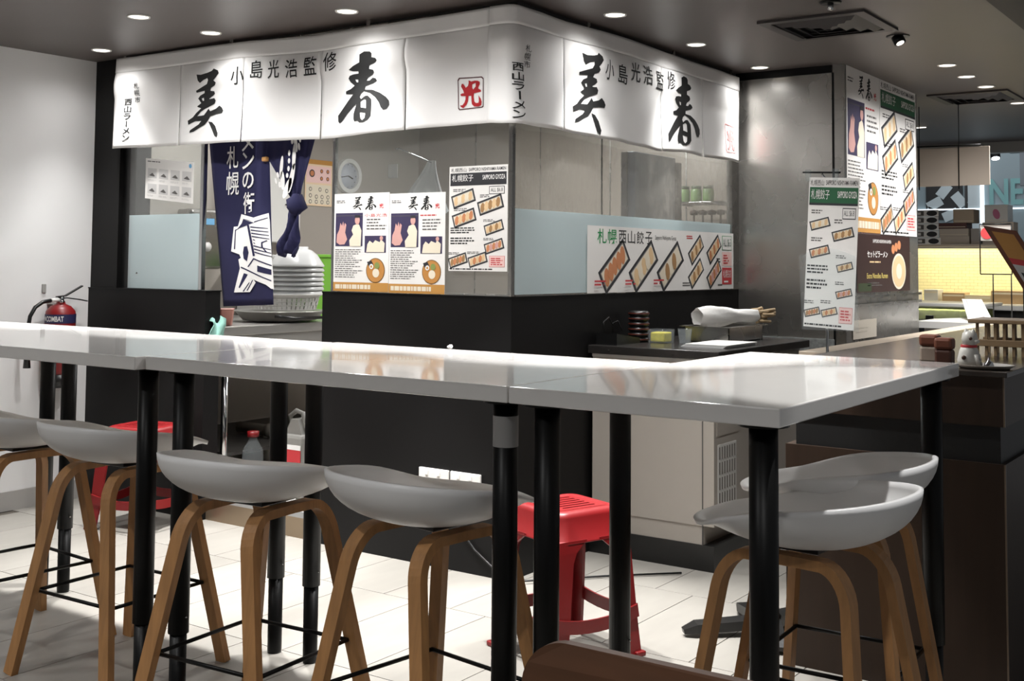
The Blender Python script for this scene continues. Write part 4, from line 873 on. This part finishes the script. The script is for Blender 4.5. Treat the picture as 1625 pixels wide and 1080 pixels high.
# ------------------------------------------------------------------ brown chair in the foreground
t = thing('wooden_chair', 'dark brown bentwood chair whose rounded back rises at the bottom edge', 'chair', (2.15, -2.85, 0))
BW = mat('dark_bentwood', '#4C301D', .4, vary=.3, scale=10, stretch=(.5, 4, 4)); BWE = mat('bentwood_edge', '#8A6A4A', .5)
pts = []
for i in range(13):
    a = math.radians(180 - 90 * i / 12); pts.append((1.895 + .075 + .075 * math.cos(a), .725 + .075 * math.sin(a)))
for i in range(13):
    a = math.radians(90 - 90 * i / 12); pts.append((2.345 - .075 + .075 * math.cos(a), .725 + .075 * math.sin(a)))
pts += [(2.30, .56), (1.94, .56)]
b = MB().prism(pts, -2.652, -2.636, 'y').build('backrest', BW, t)
for v in b.data.vertices: v.co.y -= .25 * (v.co.x) ** 2 * 1.2 - .0
MB().prism([(1.93, -3.09), (2.31, -3.09), (2.34, -2.68), (1.90, -2.68)], .44, .46, 'z').build('seat', BW, t)
for x, y in ((1.95, -3.05), (2.29, -3.05), (1.94, -2.72), (2.30, -2.72)): MB().tube([(x, y, 0), (x, y, .44)], .016, None, 12, scales=[.8, 1.1]).build('leg', BW, t)
for x in (1.97, 2.27): MB().sweep([(x, -2.69, .45), (x, -2.675, .55), (x, -2.66, .62)], [(-.02, -.008), (.02, -.008), (.02, .008), (-.02, .008)], None, ref=(1, 0, 0)).build('back_post', BW, t)

# ------------------------------------------------------------------ small things
def wad(u, v):
    a = 2 * math.pi * u; r = .009 * (1 + .25 * math.sin(3 * a + 5 * v)) * math.sin(math.pi * min(.98, v * .9 + .08)); return (.525 + r * math.cos(a), -1.105 + r * math.sin(a), ZT + .002 +   .014 * (1 - v) * (1 + .2 * math.sin(4 * a)))
tag(MB().grid(wad, 14, 8).build('tissue_wad', mat('tissue', '#EDEBE8', .9)), 'tiny crumpled white tissue on the table edge before the booth corner', 'tissue')
s = Sheet('wall_notice', 'small blank pale notice on the steel below the ramen poster', 'paper', (.666, 2.515, .945), Y_, Z_, .43, .11, mat('pale_notice', '#BDB4A6', .6)); s.lines('fine_print', .1, .3, .9, .7, 2, MATS['pale_notice']); s.done()
# ------------------------------------------------------------------ inside the kitchen
t = thing('prep_counter', 'stainless steel prep counter on legs behind the black half wall', 'counter', (-2.5, .8, 0))
CST = mat('counter_steel', '#B9B6B1', .33, .45, vary=.06, scale=5)
BB((-3.0, .11, .965), (-1.985, 2.0, 1.015), .003).build('worktop', CST, t)
B((-2.98, .14, .80), (-2.0, 1.98, .965)).build('apron', CST, t)
for x, y in ((-2.01, .15), (-2.01, 1.95), (-2.95, .15), (-2.95, 1.95)): MB().tube([(x, y, .1 if y > .2 else 0), (x, y, .80)], .019, None, 14).build('leg', CHROME, t)
B((-2.95, .2, .30), (-2.05, 1.9, .32)).build('under_shelf', mat('dark_shelf', '#3A3734', .5), t)
zk = 1.015
t = thing('pink_container', 'shallow pinkish food container at the counter end', 'container', (-2.15, .2, zk))
MB().lathe((-2.13, .215, zk), [(0, .002), (.085, .002), (.098, .088), (.102, .092), (.090, .085), (.08, .01), (0, .008)], None, 4, False).build('tub', mat('pink_plastic', '#C98E80', .4), t)
t.rotation_euler = (0, 0, 0)
t = thing('steel_basin', 'wide curved steel basin on the kitchen counter under the white basket', 'basin', (-2.22, .72, zk))
MB().lathe((-2.22, .75, zk), [(0, .006), (.19, .006), (.22, .012), (.262, .06), (.275, .062), (.27, .068), (.25, .064), (.20, .02), (0, .014)], None, 40).build('bowl', CST, t)
MB().tube([(-2.0, .50, zk + .045), (-1.965, .53, zk + .04), (-1.96, .62, zk + .03), (-1.965, .9, zk + .028)], .009, None, 10).build('handle', BLKP, t)
t = thing('plastic_basket', 'white perforated plastic basket beneath the stacked bowls', 'basket', (-2.2, .8, zk + .07))
m = MB(); nb = 44
for i in range(nb):
    a0 = 2 * math.pi * (i + .12) / nb; a1 = 2 * math.pi * (i + .88) / nb
    def q(a, r, z): return (-2.22 + r * math.cos(a), .79 + r * math.sin(a), zk + z)
    for z0, z1, r0, r1 in ((.075, .095, .185, .19), (.098, .118, .192, .196), (.121, .141, .198, .202)): m.add([q(a0, r0, z0), q(a1, r0, z0), q(a1, r1, z1), q(a0, r1, z1)], [(0, 1, 2, 3)])
m.lathe((-2.22, .79, zk), [(0, .068), (.184, .068), (.185, .078)], None, nb); m.lathe((-2.22, .79, zk), [(.186, .094), (.192, .099)], None, nb); m.lathe((-2.22, .79, zk), [(.196, .117), (.198, .122)], None, nb)
m.lathe((-2.22, .79, zk), [(.202, .140), (.21, .15), (.228, .160), (.228, .166), (.21, .16), (.202, .15)], None, nb)
o = m.build('basket_wall', WHITEP, t); solidify(o, .003)
B((-2.30, .70, zk + .150), (-2.12, .90, zk + .157)).build('draining_plate', WHITEP, t)
SB = mat('white_stoneware', '#D2D2D0', .25)
bowl_l = ['lowest white noodle bowl of the upturned stack', 'second white bowl from the bottom of the stack', 'third white bowl from the bottom of the stack', 'fourth white bowl from the bottom of the stack', 'fifth white bowl up, below the two topmost', 'second white bowl from the top of the stack', 'topmost upturned white bowl of the stack in the kitchen']
bw0 = None
for i in range(7):
    z = zk + .158 + i * .028
    if bw0 is None:
        bw0 = thing('noodle_bowl', bowl_l[0], 'bowl', (0, 0, 0), 'upturned white noodle bowls')
        MB().lathe((0, 0, 0), [(.166, 0), (.168, .006), (.162, .016), (.125, .072), (.09, .10), (.068, .107), (.068, .122), (.06, .122), (.06, .107), (0, .107)], None, 36).build('bowl', SB, bw0)
        r = bw0
    else: r = copy_tree(bw0); r['label'] = bowl_l[i]
    r.location = (-2.2, .862, z)
t = thing('green_crate', 'bright green plastic crate beyond the stacked bowls', 'crate', (-2.45, 1.3, zk))
GR = mat('green_plastic', '#6FA83A', .4)
MB().prism([(1.10, zk), (1.40, zk), (1.43, zk + .40), (1.07, zk + .38)], -2.55, -2.42, 'x').build('body', GR, t); BB((-2.56, 1.06, zk + .385), (-2.41, 1.44, zk + .405), .004).build('rim', GR, t)
t = thing('white_cabinet', 'white wall cabinet with a small dark handle, seen past the navy curtain', 'cabinet', (-2.9, 1.45, 1.5))
BB((-3.02, .95, 1.50), (-2.905, 1.57, 2.2), .005).build('body', WHITEP, t)
for y0, y1 in ((.955, 1.255), (1.265, 1.565)):
    d = BB((-2.905, y0, 1.505), (-2.89, y1, 2.195), .003).build('door', WHITEP, t)
    MB().tube([(-2.89, y1 - .14, 1.76), (-2.875, y1 - .14, 1.76), (-2.875, y1 - .04, 1.76), (-2.89, y1 - .04, 1.76)], .004, None, 8).build('handle', BLKP, d)
t = thing('rice_warmer', 'white boxy rice warmer standing on the counter behind the bowls', 'appliance', (-2.75, 1.35, zk))
BB((-2.98, 1.08, zk), (-2.62, 1.62, zk + .34), .02).build('body', WHITEP, t); BB((-2.99, 1.07, zk + .345), (-2.61, 1.63, zk + .40), .015).build('lid', WHITEP, t)
BB((-2.62, 1.25, zk + .22), (-2.60, 1.45, zk + .25), .006).build('latch', STEEL, t)
t = thing('paper_dispenser', 'grey steel dispenser with blue mark beside the curtain', 'dispenser', (-2.9, .75, zk))
BB((-3.01, .60, 1.32), (-2.86, .86, 1.70), .02).build('body', STEEL, t); MB().tube([(-2.86, .73, 1.46), (-2.855, .73, 1.46)], .03, None, 18, ref=(0, 1, 0)).build('dial', WHITEP, t); B((-2.86, .68, 1.60), (-2.857, .78, 1.64)).build('blue_mark', MATS['blue_print'], t)
t = thing('tea_cloth', 'pale green cloth hanging over the counter end', 'cloth', (-1.98, .08, 1.0))
def tc(u, v):
    s = v * .17; z = 1.017 + .02 * math.sin(u * 9) * (1 - v) + .03 * (1 - v) if v < .35 else 1.03 - (v - .35) * .13 + .006 * math.sin(u * 11)
    return (-2.04 + .075 * min(1, v / .35) + .015 * math.sin(u * 8 + v * 5), .025 + .10 * u - .03 * v, z + .008)
solidify(MB().grid(tc, 12, 10).build('fabric', mat('mint_cloth', '#8DBBAE', .9, bump=.2, bscale=150), t, fix=False), .004)
t = thing('sauce_bottle', 'dark brown sauce bottle beside the pink container', 'bottle', (-2.08, .12, zk))
MB().lathe((-2.07, .125, zk), [(0, 0), (.026, 0), (.028, .01), (.028, .10), (.014, .125), (.012, .15), (0, .15)], None, 18).build('body', mat('dark_sauce', '#3A1A12', .2), t); MB().lathe((-2.07, .125, zk + .15), [(0, 0), (.014, 0), (.014, .016), (0, .018)], None, 16).build('cap', REDT, t)
# wall pieces
s = Sheet('picture_menu', 'beige illustrated sheet pinned to the kitchen side wall', 'paper', (-3.014, 1.728, 1.772), Y_, Z_, .275, .332, PAPERB)
s.rect('header_print', 0, .9, 1, 1, ORANGE); s.rect('upper_panel', .04, .50, .96, .86, PINKP); s.rect('lower_panel', .04, .04, .96, .46, CREAM)
for i, (u, v) in enumerate(((.25, .7), (.6, .76), (.83, .76), (.6, .6), (.83, .6), (.2, .36), (.55, .36), (.8, .34), (.2, .22), (.42, .2), (.63, .2), (.85, .2), (.2, .09), (.42, .09), (.63, .09), (.85, .09))):
    r = .028 if i == 0 else .015; s.disc('dish_print', u, v, r, DARKP, 2, 14); s.disc('dish_print', u, v, r * .7, GYOZA2 if i < 5 else CREAM, 3, 14)
s.done()
t = thing('wall_clock', 'round white wall clock with grey face on the kitchen side wall', 'clock', (-3.01, 2.165, 2.01)); cx, cy, cz = -3.02, 2.165, 2.008
def ringx(r0, r1, x0, x1, n=40):
    vs = []; 
    for r, x in ((r0, x0), (r1, x0), (r1, x1), (r0, x1)): vs += [(x, cy + r * math.cos(2 * math.pi * i / n), cz + r * math.sin(2 * math.pi * i / n)) for i in range(n)]
    return MB().add(vs, [(j * n + i, j * n + (i + 1) % n, ((j + 1) % 4) * n + (i + 1) % n, ((j + 1) % 4) * n + i) for j in range(4) for i in range(n)])
ringx(.098, .128, cx, cx + .035).build('rim', WHITEP, t)
MB().tube([(cx + .004, cy, cz), (cx + .012, cy, cz)], .10, None, 40, ref=(0, 1, 0)).build('dial', mat('clock_dial', '#B9BDC6', .5), t)
MB().sweep([(cx + .015, cy, cz), (cx + .015, cy - .07, cz + -.012)], [(-.002, -.003), (.002, -.003), (.002, .003), (-.002, .003)], None, ref=(1, 0, 0)).build('minute_hand', BLKP, t)
MB().sweep([(cx + .017, cy, cz), (cx + .017, cy + .05, cz - .018)], [(-.002, -.004), (.002, -.004), (.002, .004), (-.002, .004)], None, ref=(1, 0, 0)).build('hour_hand', BLKP, t)
m = MB()
for i in range(12):
    a = math.pi / 6 * i; m.box((cx + .0125, cy + .085 * math.cos(a) - .003, cz + .085 * math.sin(a) - .003), (cx + .0135, cy + .085 * math.cos(a) + .003, cz + .085 * math.sin(a) + .003))
m.build('hour_marks', BLKP, t)
t = thing('plastic_bag', 'white plastic carrier bag hooked up behind the left glass, above the posters', 'bag', (-.95, .3, 1.7))
def bag(u, v):
    a = 2 * math.pi * u; w_ = .02 + .15 * (1 - v) ** 1.3; return (-.70 + (-.07) * (1 - v) + w_ * math.cos(a), .30 + .05 * (1 - v) * math.sin(a) + .008 * math.sin(7 * a), 1.62 + .26 * v + .01 * math.sin(6 * a) * (1 - v))
MB().grid(bag, 28, 12).build('bag_body', mat('thin_white_plastic', '#F0F0F0', .35, bump=.2, bscale=30), t, fix=False)
MB().tube([(-.70, .30, 1.87), (-.70, .05, 1.92), (-.70, .03, 1.915)], .004, None, 8).build('hook', CHROME, t)
B((-.96, .27, 1.80), (-.90, .275, 1.87)).build('paper_slip', PAPER, t)
# steel fridge, shelf of jars seen through the right glass
t = thing('steel_partition', 'upright grey steel partition inside the kitchen behind the right glass', 'partition', (-.4, 2.0, .1))
BB((-.42, 1.745, .1), (-.35, 2.26, 2.03), .006).build('body', mat('fridge_steel', '#7F8893', .35, .5, rvary=.06), t); B((-.352, 2.25, .15), (-.33, 2.30, 2.0)).build('door_gasket', BLKP, t)
BB((-.44, 1.735, .1), (-.40, 1.75, 2.03), .003).build('edge_post', STEEL, t)
t = thing('wire_shelf', 'chrome wire shelf on the kitchen back wall holding green jars', 'shelf', (-.35, 2.75, 1.78))
for y in (2.62, 2.70, 2.78, 2.86, 2.94): MB().tube([(-.62, y, 1.775), (-.08, y, 1.775)], .004, None, 6).build('wire', CHROME, t)
for x in (-.6, -.35, -.1): MB().tube([(x, 2.6, 1.77), (x, 3.0, 1.77)], .005, None, 6).build('cross_wire', CHROME, t)
for i, lb in enumerate(('green lidded glass jar on the wire shelf, leftmost of three', 'green lidded glass jar in the middle of the wire shelf', 'green lidded glass jar on the wire shelf, rightmost of three')):
    x = -.50 + i * .085; t = thing('glass_jar', lb, 'jar', (x, 2.68, 1.78), 'green jars on the wire shelf')
    MB().lathe((x, 2.68, 1.78), [(0, 0), (.034, 0), (.036, .01), (.036, .075), (.03, .085), (0, .085)], None, 18).build('body', mat('green_jar_glass', '#66804F', .2), t); MB().lathe((x, 2.68, 1.865), [(0, 0), (.033, 0), (.033, .018), (0, .018)], None, 18).build('lid', mat('dark_green_lid', '#3B4A30', .4), t)
t = thing('utensil_rack', 'row of dark handled ladles hanging below the wire shelf', 'rack', (-.35, 2.9, 1.6))
MB().tube([(-.56, 2.9, 1.72), (-.14, 2.9, 1.72)], .006, None, 8).build('rail', CHROME, t)
for i in range(6):
    x = -.53 + i * .065; MB().tube([(x, 2.88, 1.72), (x, 2.88, 1.50)], .007, None, 8).build('handle', mat('dark_handle', '#4A3A30', .5), t); MB().lathe((x, 2.88, 1.70), [(0, 0), (.026, .005), (.028, .03), (0, .04)], None, 12).build('ladle_cup', MATS['dark_handle'], t)
t = thing('hanging_brush', 'red handled brush on a white cord near the glass edge', 'brush', (-.15, 2.7, 1.7))
MB().tube([(-.13, 2.7, 2.1), (-.13, 2.7, 1.92)], .006, None, 8).build('cord', WHITEP, t); MB().lathe((-.13, 2.7, 1.78), [(0, 0), (.02, .01), (.026, .08), (.012, .14), (0, .145)], None, 14).build('brush_head', mat('straw_bristle', '#A88D6C', .8), t); MB().lathe((-.145, 2.7, 1.64), [(0, 0), (.03, .005), (.032, .07), (.014, .10), (0, .10)], None, 16).build('red_handle', RED, t)
# under the doorway
t = thing('water_bottle', 'clear plastic bottle with a red cap standing in the doorway', 'bottle', (-2.0, .34, .1))
MB().lathe((-1.985, .34, .1), [(0, 0), (.055, 0), (.06, .02), (.056, .10), (.06, .16), (.055, .23), (.022, .285), (.02, .30), (0, .30)], None, 20).build('body', PLASTICB, t); MB().lathe((-1.985, .34, .40), [(0, 0), (.032, 0), (.032, .03), (0, .032)], None, 18).build('cap', RED, t)
t = thing('white_bucket', 'white plastic bucket beside the clear bottle in the doorway', 'bucket', (-1.9, .62, .1))
MB().lathe((-1.90, .62, .1), [(0, .003), (.10, .003), (.13, .22), (.138, .225), (.13, .215), (.10, .01), (0, .01)], None, 26).build('pail', WHITEP, t)
t = thing('detergent_jug', 'grey jug with a handle and red label in the dark doorway', 'jug', (-1.68, .38, .1))
MB().bbox((-1.765, .33, .1), (-1.60, .45, .44), .02).build('body', mat('grey_translucent_plastic', '#8F8D88', .4), t); MB().prism([(-1.74, .44), (-1.62, .44), (-1.65, .52), (-1.70, .52)], .35, .43, 'y').build('neck', MATS['grey_translucent_plastic'], t)
MB().tube([(-1.745, .39, .43), (-1.745, .39, .53), (-1.70, .39, .56), (-1.65, .39, .55), (-1.62, .39, .44)], .014, None, 10).build('handle', MATS['grey_translucent_plastic'], t)
B((-1.76, .327, .20), (-1.605, .331, .36)).build('label', REDT, t); B((-1.76, .326, .36), (-1.605, .330, .385)).build('label_stripe', PRINTW, t)
t = thing('drain_pipe', 'grey plastic drain pipe under the kitchen counter', 'pipe', (-2.2, .8, .1))
PVC = mat('grey_pvc', '#8E887E', .5)
MB().tube([(-2.55, .75, .36), (-2.05, .75, .36), (-1.93, .75, .36)], .035, None, 16).build('pipe', PVC, t); MB().tube([(-1.95, .75, .36), (-1.93, .75, .42), (-1.93, .75, .80)], .024, None, 14).build('riser', PVC, t)
for x in (-2.3, -2.12): MB().tube([(x, .75, .36), (x + .05, .75, .36)], .042, None, 16).build('coupling', PVC, t)
MB().tube([(-2.3, .75, .36), (-2.3, .75, .1)], .03, None, 14).build('down_pipe', PVC, t)

# ------------------------------------------------------------------ far shop at the right
yb = 6.6
w_ = struct('wall_far_tiled', B((-.9, yb + .06, 0), (1.6, yb + .2, 1.548)), GROUT)
tl = MB().box((-.033, -.006, -.013), (.033, 0, .013)); tile_y = None
for j in range(17):
    for i in range(19):
        x = -.18 + i * .0672 + (0 if j % 2 else .0336); z = 1.078 + j * .0272
        if x > 1.1: continue
        if tile_y is None: tile_y = tl.build('tile', YTILE, w_); o = tile_y
        elif len([c for c in ()]) == 0: o = tile_y.copy(); COL.objects.link(o); o.parent = w_
        o.location = (x, yb + .06, z)
t = thing('strip_lamp', 'warm strip lamp under the far shop valance lighting the yellow tiles', 'lamp', (.4, yb - .3, 1.54))
B((-.3, yb - .34, 1.527), (1.3, yb - .28, 1.548)).build('housing', WHITEP, t); B((-.28, yb - .33, 1.524), (1.28, yb - .29, 1.527)).build('tube', mat('warm_tube', '#FFE9A8', .4, emit=2), t)
ld = bpy.data.lights.new('strip_lamp_light', 'AREA'); ld.shape = 'RECTANGLE'; ld.size = 1.5; ld.size_y = .05; ld.energy = 7; ld.color = (1, .93, .70)
lo = bpy.data.objects.new('strip_lamp_light', ld); COL.objects.link(lo); lo.parent = t; lo.location = (.1, -.01, -.03); lo.rotation_euler = (math.radians(35), 0, 0)
t = thing('valance_shelf', 'pale shelf above the yellow tiles carrying boxes and menu strips', 'shelf', (.4, yb - .3, 1.55))
BB((-.6, yb - .42, 1.548), (1.5, yb + .2, 1.567), .003).build('board', BEIGEW, t)
t = thing('far_counter', 'white lit back counter below the yellow tiled wall', 'counter', (.4, yb - .4, 0))
BB((-.5, yb - .75, 1.02), (1.4, yb + .05, 1.06), .004).build('top', WHITEP, t); B((-.45, yb - .7, 0), (1.35, yb + .05, 1.02)).build('body', mat('dark_counter_front', '#2B2A2A', .5), t)
for i, (x, w1_, h1, lb, m_) in enumerate(((-.12, .16, .10, 'pale carton at the left end of the back counter', PAPER), (.08, .12, .11, 'white carton second from the left on the back counter', WHITEP), (.27, .19, .085, 'brown carton in the middle of the back counter', CARD), (.47, .22, .07, 'flat pale carton beside the brown one on the counter', mat('pale_carton', '#D3C3A2', .7)), (.72, .28, .11, 'wide brown carton at the right of the back counter', CARD))):
    t = thing('carton', lb, 'carton', (x, yb - .2, 1.06), 'cartons on the far back counter')
    BB((x - w1_ / 2, yb - .30, 1.06), (x + w1_ / 2, yb - .12, 1.06 + h1), .003).build('box', m_, t); B((x - w1_ / 2 + .01, yb - .302, 1.06 + h1 - .03), (x + w1_ / 2 - .01, yb - .30, 1.06 + h1 - .015)).build('tape', CREAM, t)
t = thing('display_case', 'low glass display case of green food before the far counter', 'display case', (.2, 5.3, 0))
B((-.3, 5.0, 0), (.80, 5.6, .95)).build('cabinet', mat('dark_case', '#232427', .4), t); BB((-.32, 4.98, 1.068), (.82, 5.62, 1.093), .004).build('lid', WHITEP, t)
BB((-.28, 5.03, .96), (.78, 5.5, 1.045), .01).build('green_food', mat('green_food', '#8B9440', .6, vary=.5, scale=40, bump=.5, bscale=50), t); B((-.3, 5.0, .95), (.80, 5.004, 1.068)).build('glass_front', GLASS, t)
ld = bpy.data.lights.new('case_lamp', 'AREA'); ld.shape = 'RECTANGLE'; ld.size = 1.0; ld.size_y = .03; ld.energy = 2.0; ld.color = (1, .96, .8)
lo = bpy.data.objects.new('case_lamp', ld); COL.objects.link(lo); lo.parent = t; lo.location = (.05, -.265, 1.062); lo.rotation_euler = (math.radians(15), 0, 0)
BB((-.32, 4.97, .93), (.82, 5.0, .955), .003).build('front_rail', WHITEP, t); BB((.40, 4.965, .96), (.46, 4.985, 1.0), .003).build('price_clip', BLKP, t)
t = thing('white_counter', 'broad white stall counter behind the dog figurine', 'counter', (1.2, 4.2, 0))
MB().prism([(.62, 3.95), (2.3, 3.95), (2.3, 4.9), (.80, 4.9), (.62, 4.4)], .955, 1.0, 'z').build('top', WHITEP, t); B((.66, 4.0, 0), (2.28, 4.85, .955)).build('body', PAPER, t)
for z in (.88, .82): B((.66, 3.992, z), (2.28, 4.0, z + .012)).build('groove', GREYT, t)
t = thing('sloped_menu', 'white sloped menu card on the stall counter', 'card', (.86, 4.6, 1.0))
MB().add([(.70, 4.85, 1.13), (.84, 4.85, 1.13), (1.06, 4.2, 1.005), (.90, 4.2, 1.005)], [(0, 1, 2, 3)]).build('card', PAPER, t); solidify(t.children[0], .004); MB().add([(.74, 4.80, 1.128), (.82, 4.80, 1.128), (.99, 4.3, 1.03), (.91, 4.3, 1.03)], [(0, 1, 2, 3)]).build('printed_panel', MATS['pale_grey_print'], t)
# hanging board, strips, boxes
t = thing('hanging_board', 'blank beige board hanging from the ceiling beyond the posters', 'board', (.7, 4.5, 2.1))
BB((.38, 4.49, 1.955), (.99, 4.51, 2.232), .003).build('panel', BEIGEW, t)
MB().tube([(.38, 4.5, 2.25), (.93, 4.5, 2.245)], .006, None, 8).build('rod', BLACKM, t)
for x in (.50, .78): MB().tube([(x, 4.5, 2.25), (x, 4.5, CEIL)], .003, None, 6).build('wire', BLACKM, t); B((x - .004, 4.486, 1.93), (x + .004, 4.49, 2.25)).build('strap', BLACKM, t)
for i in range(5):
    s = Sheet('menu_strip', ['topmost picture menu strip on the far shelf', 'second picture menu strip from the top', 'third picture menu strip, in the middle', 'fourth picture menu strip from the top', 'lowest and widest picture menu strip'][i], 'paper', (-.12, 6.165 - i * .002, 1.562 + (4 - i) * .0605), X_, Z_, .31 + (.018 if i == 4 else 0), .057, th=.004, group='picture menu strips')
    s.rect('picture_print', .05, .2, .28, .8, DARKP); s.rect('picture_print', .36, .15, .60, .85, GREYT); s.disc('picture_print', .82, .5, .045, DARKP, 1, 14, .024); s.rect('picture_print', .42, .3, .52, .7, PAPER, 2); s.done()
for i, (x0, x1, z0, z1, m_, lb) in enumerate(((.17, .42, 1.567, 1.634, mat('pale_box', '#C4B8AA', .7), 'long pale box lowest on the far shelf'), (.17, .415, 1.634, 1.70, MATS['pale_box'], 'long pale box stacked on another far box'), (.15, .40, 1.70, 1.75, mat('maroon_box', '#5A3A38', .6), 'flat maroon box below the kraft box'), (.29, .46, 1.75, 1.867, mat('kraft_box', '#B4A38E', .8), 'square kraft box on top of the far stack'), (.435, .515, 1.567, 1.70, mat('grey_box', '#A59F98', .7), 'upright grey box between the stack and the gift box'), (.548, .735, 1.752, 1.90, WHITEP, 'white gift box printed with a pink flower'))):
    t = thing('shelf_box', lb, 'box', ((x0 + x1) / 2, 6.3, z0), 'boxes on the far shelf'); y0 = 6.25
    BB((x0, y0, z0), (x1, y0 + .2, z1), .003).build('carton', m_, t); B((x0 + .01, y0 - .002, z0 + .012), (x1 - .01, y0, z0 + .018)).build('seam_tape', CREAM, t)
    if i == 5:
        MB().add([(a, y0 - .003, b) for a, b in blob(.645, 1.82, .028, .045, .3)], [tuple(range(12))]).build('flower_print', mat('pink_flower', '#B56A86', .6), t)
        B((.53, 6.25, 1.567), (.78, 6.42, 1.752)).build('plinth', MATS['pale_box'], t)
t = thing('framed_stand', 'thin black metal sign frame with a red disc poster on the stall', 'sign', (1.1, 4.0, 1.0))
m_ = BLACKM
for a, b in (((1.02, 4.05, 1.325), (1.02, 4.05, 1.66)), ((1.22, 4.05, 1.325), (1.22, 4.05, 1.66)), ((1.02, 4.05, 1.66), (1.22, 4.05, 1.66)), ((1.02, 4.05, 1.325), (1.22, 4.05, 1.325)), ((1.10, 4.05, 1.0), (1.10, 4.05, 1.325)), ((1.215, 4.05, 1.0), (1.215, 4.05, 1.325))): MB().tube([a, b], .004, None, 6).build('frame_rod', m_, t)
B((1.025, 4.052, 1.55), (1.215, 4.056, 1.655)).build('poster', MATS['grey_box'], t); MB().add([(a, 4.049, b) for a, b in blob(1.065, 1.60, .04, .04, 0, 20)], [tuple(range(20))]).build('red_disc', REDT, t)
t = thing('leaning_menu', 'brown framed menu board leaning at the right edge', 'menu board', (1.75, 1.5, 1.05)); FRW = mat('red_brown_frame', '#6B3A22', .4)
def lm(a, b): return (1.655 + a * .17 + b * .0, 1.5 - .0 * b, 1.575 - a * .0 - b * .34)
def lq(a, b, off=0): return (1.63 + .115 * a + .21 * b, 1.5 - off, 1.567 - .02 * a - .36 * b)
def quad(a0, b0, a1, b1, off): return MB().add([lq(a0, b0, off), lq(a1, b0, off), lq(a1, b1, off), lq(a0, b1, off)], [(0, 1, 2, 3)])
solidify(quad(-.0, 0, 1.25, 1.2, 0).build('board', FRW, t), .012)
quad(.22, .06, 1.05, .40, .0135).build('upper_print', ORANGE, t); quad(.22, .40, 1.05, .48, .0135).build('red_print', REDT, t); quad(.22, .48, 1.05, 1.12, .0135).build('lower_print', MATS['pale_grey_print'], t)
quad(.35, .58, .6, .95, .0142).build('dish_print', DARKP, t); quad(.7, .6, .95, .9, .0142).build('dish_print', GREYT, t)
MB().tube([(1.80, 1.515, 1.047), (1.80, 1.51, 1.35)], .006, None, 8).build('stand_leg', BLACKM, t); MB().tube([(1.88, 1.60, 1.047), (1.86, 1.51, 1.25)], .006, None, 8).build('stand_leg', BLACKM, t)
# glass shopfront far behind with NEW lettering
fw_ = struct('wall_far_shopfront', B((-2.5, 9.4, 0), (3.2, 9.5, 3.2)), mat('far_grey_blue', '#7B8A90', .4))
struct('light_band', B((-2.5, 9.36, 2.005), (3.2, 9.4, 2.02)), mat('far_light_strip', '#E8F2F8', .4, emit=1.5), fw_)
struct('pale_panel', B((-.34, 9.37, 1.4), (-.205, 9.4, 2.6)), mat('far_pale_panel', '#AEB9BD', .3), fw_)
struct('lit_mullion', B((-.205, 9.35, 1.4), (-.165, 9.38, 2.6)), MATS['far_light_strip'], fw_)
struct('black_graphic', B((-.80, 9.38, 1.9), (-.40, 9.4, 2.4)), mat('far_black_panel', '#141517', .5), fw_)
for i, (x, z, a) in enumerate(((-.70, 2.08, .5), (-.597, 2.225, .9), (-.433, 2.118, -.9), (-.53, 1.95, .4), (-.76, 1.95, 1.1))):
    c, s_ = math.cos(a), math.sin(a); MB().add([(x + .085 * u * c - .055 * v * s_, 9.374, z + .085 * u * s_ + .055 * v * c) for u, v in ((-1, -1), (1, -1), (1, 1), (-1, 1))], [(0, 1, 2, 3)]).build('white_flake', MATS['far_pale_panel'], fw_)
vs, fs, _ = text2d('NEW', .03); MB().add([(-.11 + .66 * a, 9.37, 2.05 + .29 * b) for a, b in vs], fs).build('lettering', mat('teal_lettering', '#6F9FA0', .5), fw_, fix=False)
struct('dark_mullion', B((-.372, 9.37, 1.4), (-.345, 9.4, 3.0)), MATS['black_frame'], fw_)
ld = bpy.data.lights.new('shopfront_light', 'AREA'); ld.energy = 30; ld.size = 2.5; ld.color = (.94, .97, 1)
t = thing('far_lamp', 'bright far spotlight on a dark track at the right edge', 'spotlight', (.2, 8.6, 2.5))
B((-.8, 8.57, 2.62), (1.6, 8.63, 2.68)).build('track', BLACKM, t); MB().tube([(.12, 8.6, 2.62), (.14, 8.55, 2.50)], .05, None, 16).build('head', BLACKM, t); MB().tube([(.141, 8.548, 2.498), (.142, 8.546, 2.492)], .04, None, 16).build('lens', mat('far_lamp_lens', '#F0F6FF', .4, emit=8), t)
BB((.25, 8.5, 2.55), (1.2, 8.7, 2.72), .01).build('duct', mat('grey_duct', '#4C5258', .4), t); BB((.38, 8.52, 2.2), (.44, 8.58, 2.56), .005).build('drop_arm', MATS['grey_duct'], t)
lo = bpy.data.objects.new('shopfront_light', ld); COL.objects.link(lo); lo.parent = t; lo.location = (0, -.4, .6); lo.rotation_euler = (math.radians(55), 0, 0)
for i, (x, lb) in enumerate(((.17, 'slim bright light bar on the ceiling beyond the posters'),)):
    t = thing('light_bar', lb, 'lamp', (x, 5.71, CEIL)); B((x - .16, 5.69, CEIL - .012), (x + .05, 5.73, CEIL)).build('housing', WHITEP, t); B((x - .155, 5.695, CEIL - .015), (x + .045, 5.725, CEIL - .012)).build('diffuser', mat('bar_diffuser', '#FFF6E8', .4, emit=3), t)
struct('trim_5', B((-2.5, 7.35, CEIL - .10), (3.2, 7.45, CEIL + .12)), mat('pale_soffit', '#A7A49F', .5))
for o in bpy.data.objects:
    if '_o' in o: del o['_o']
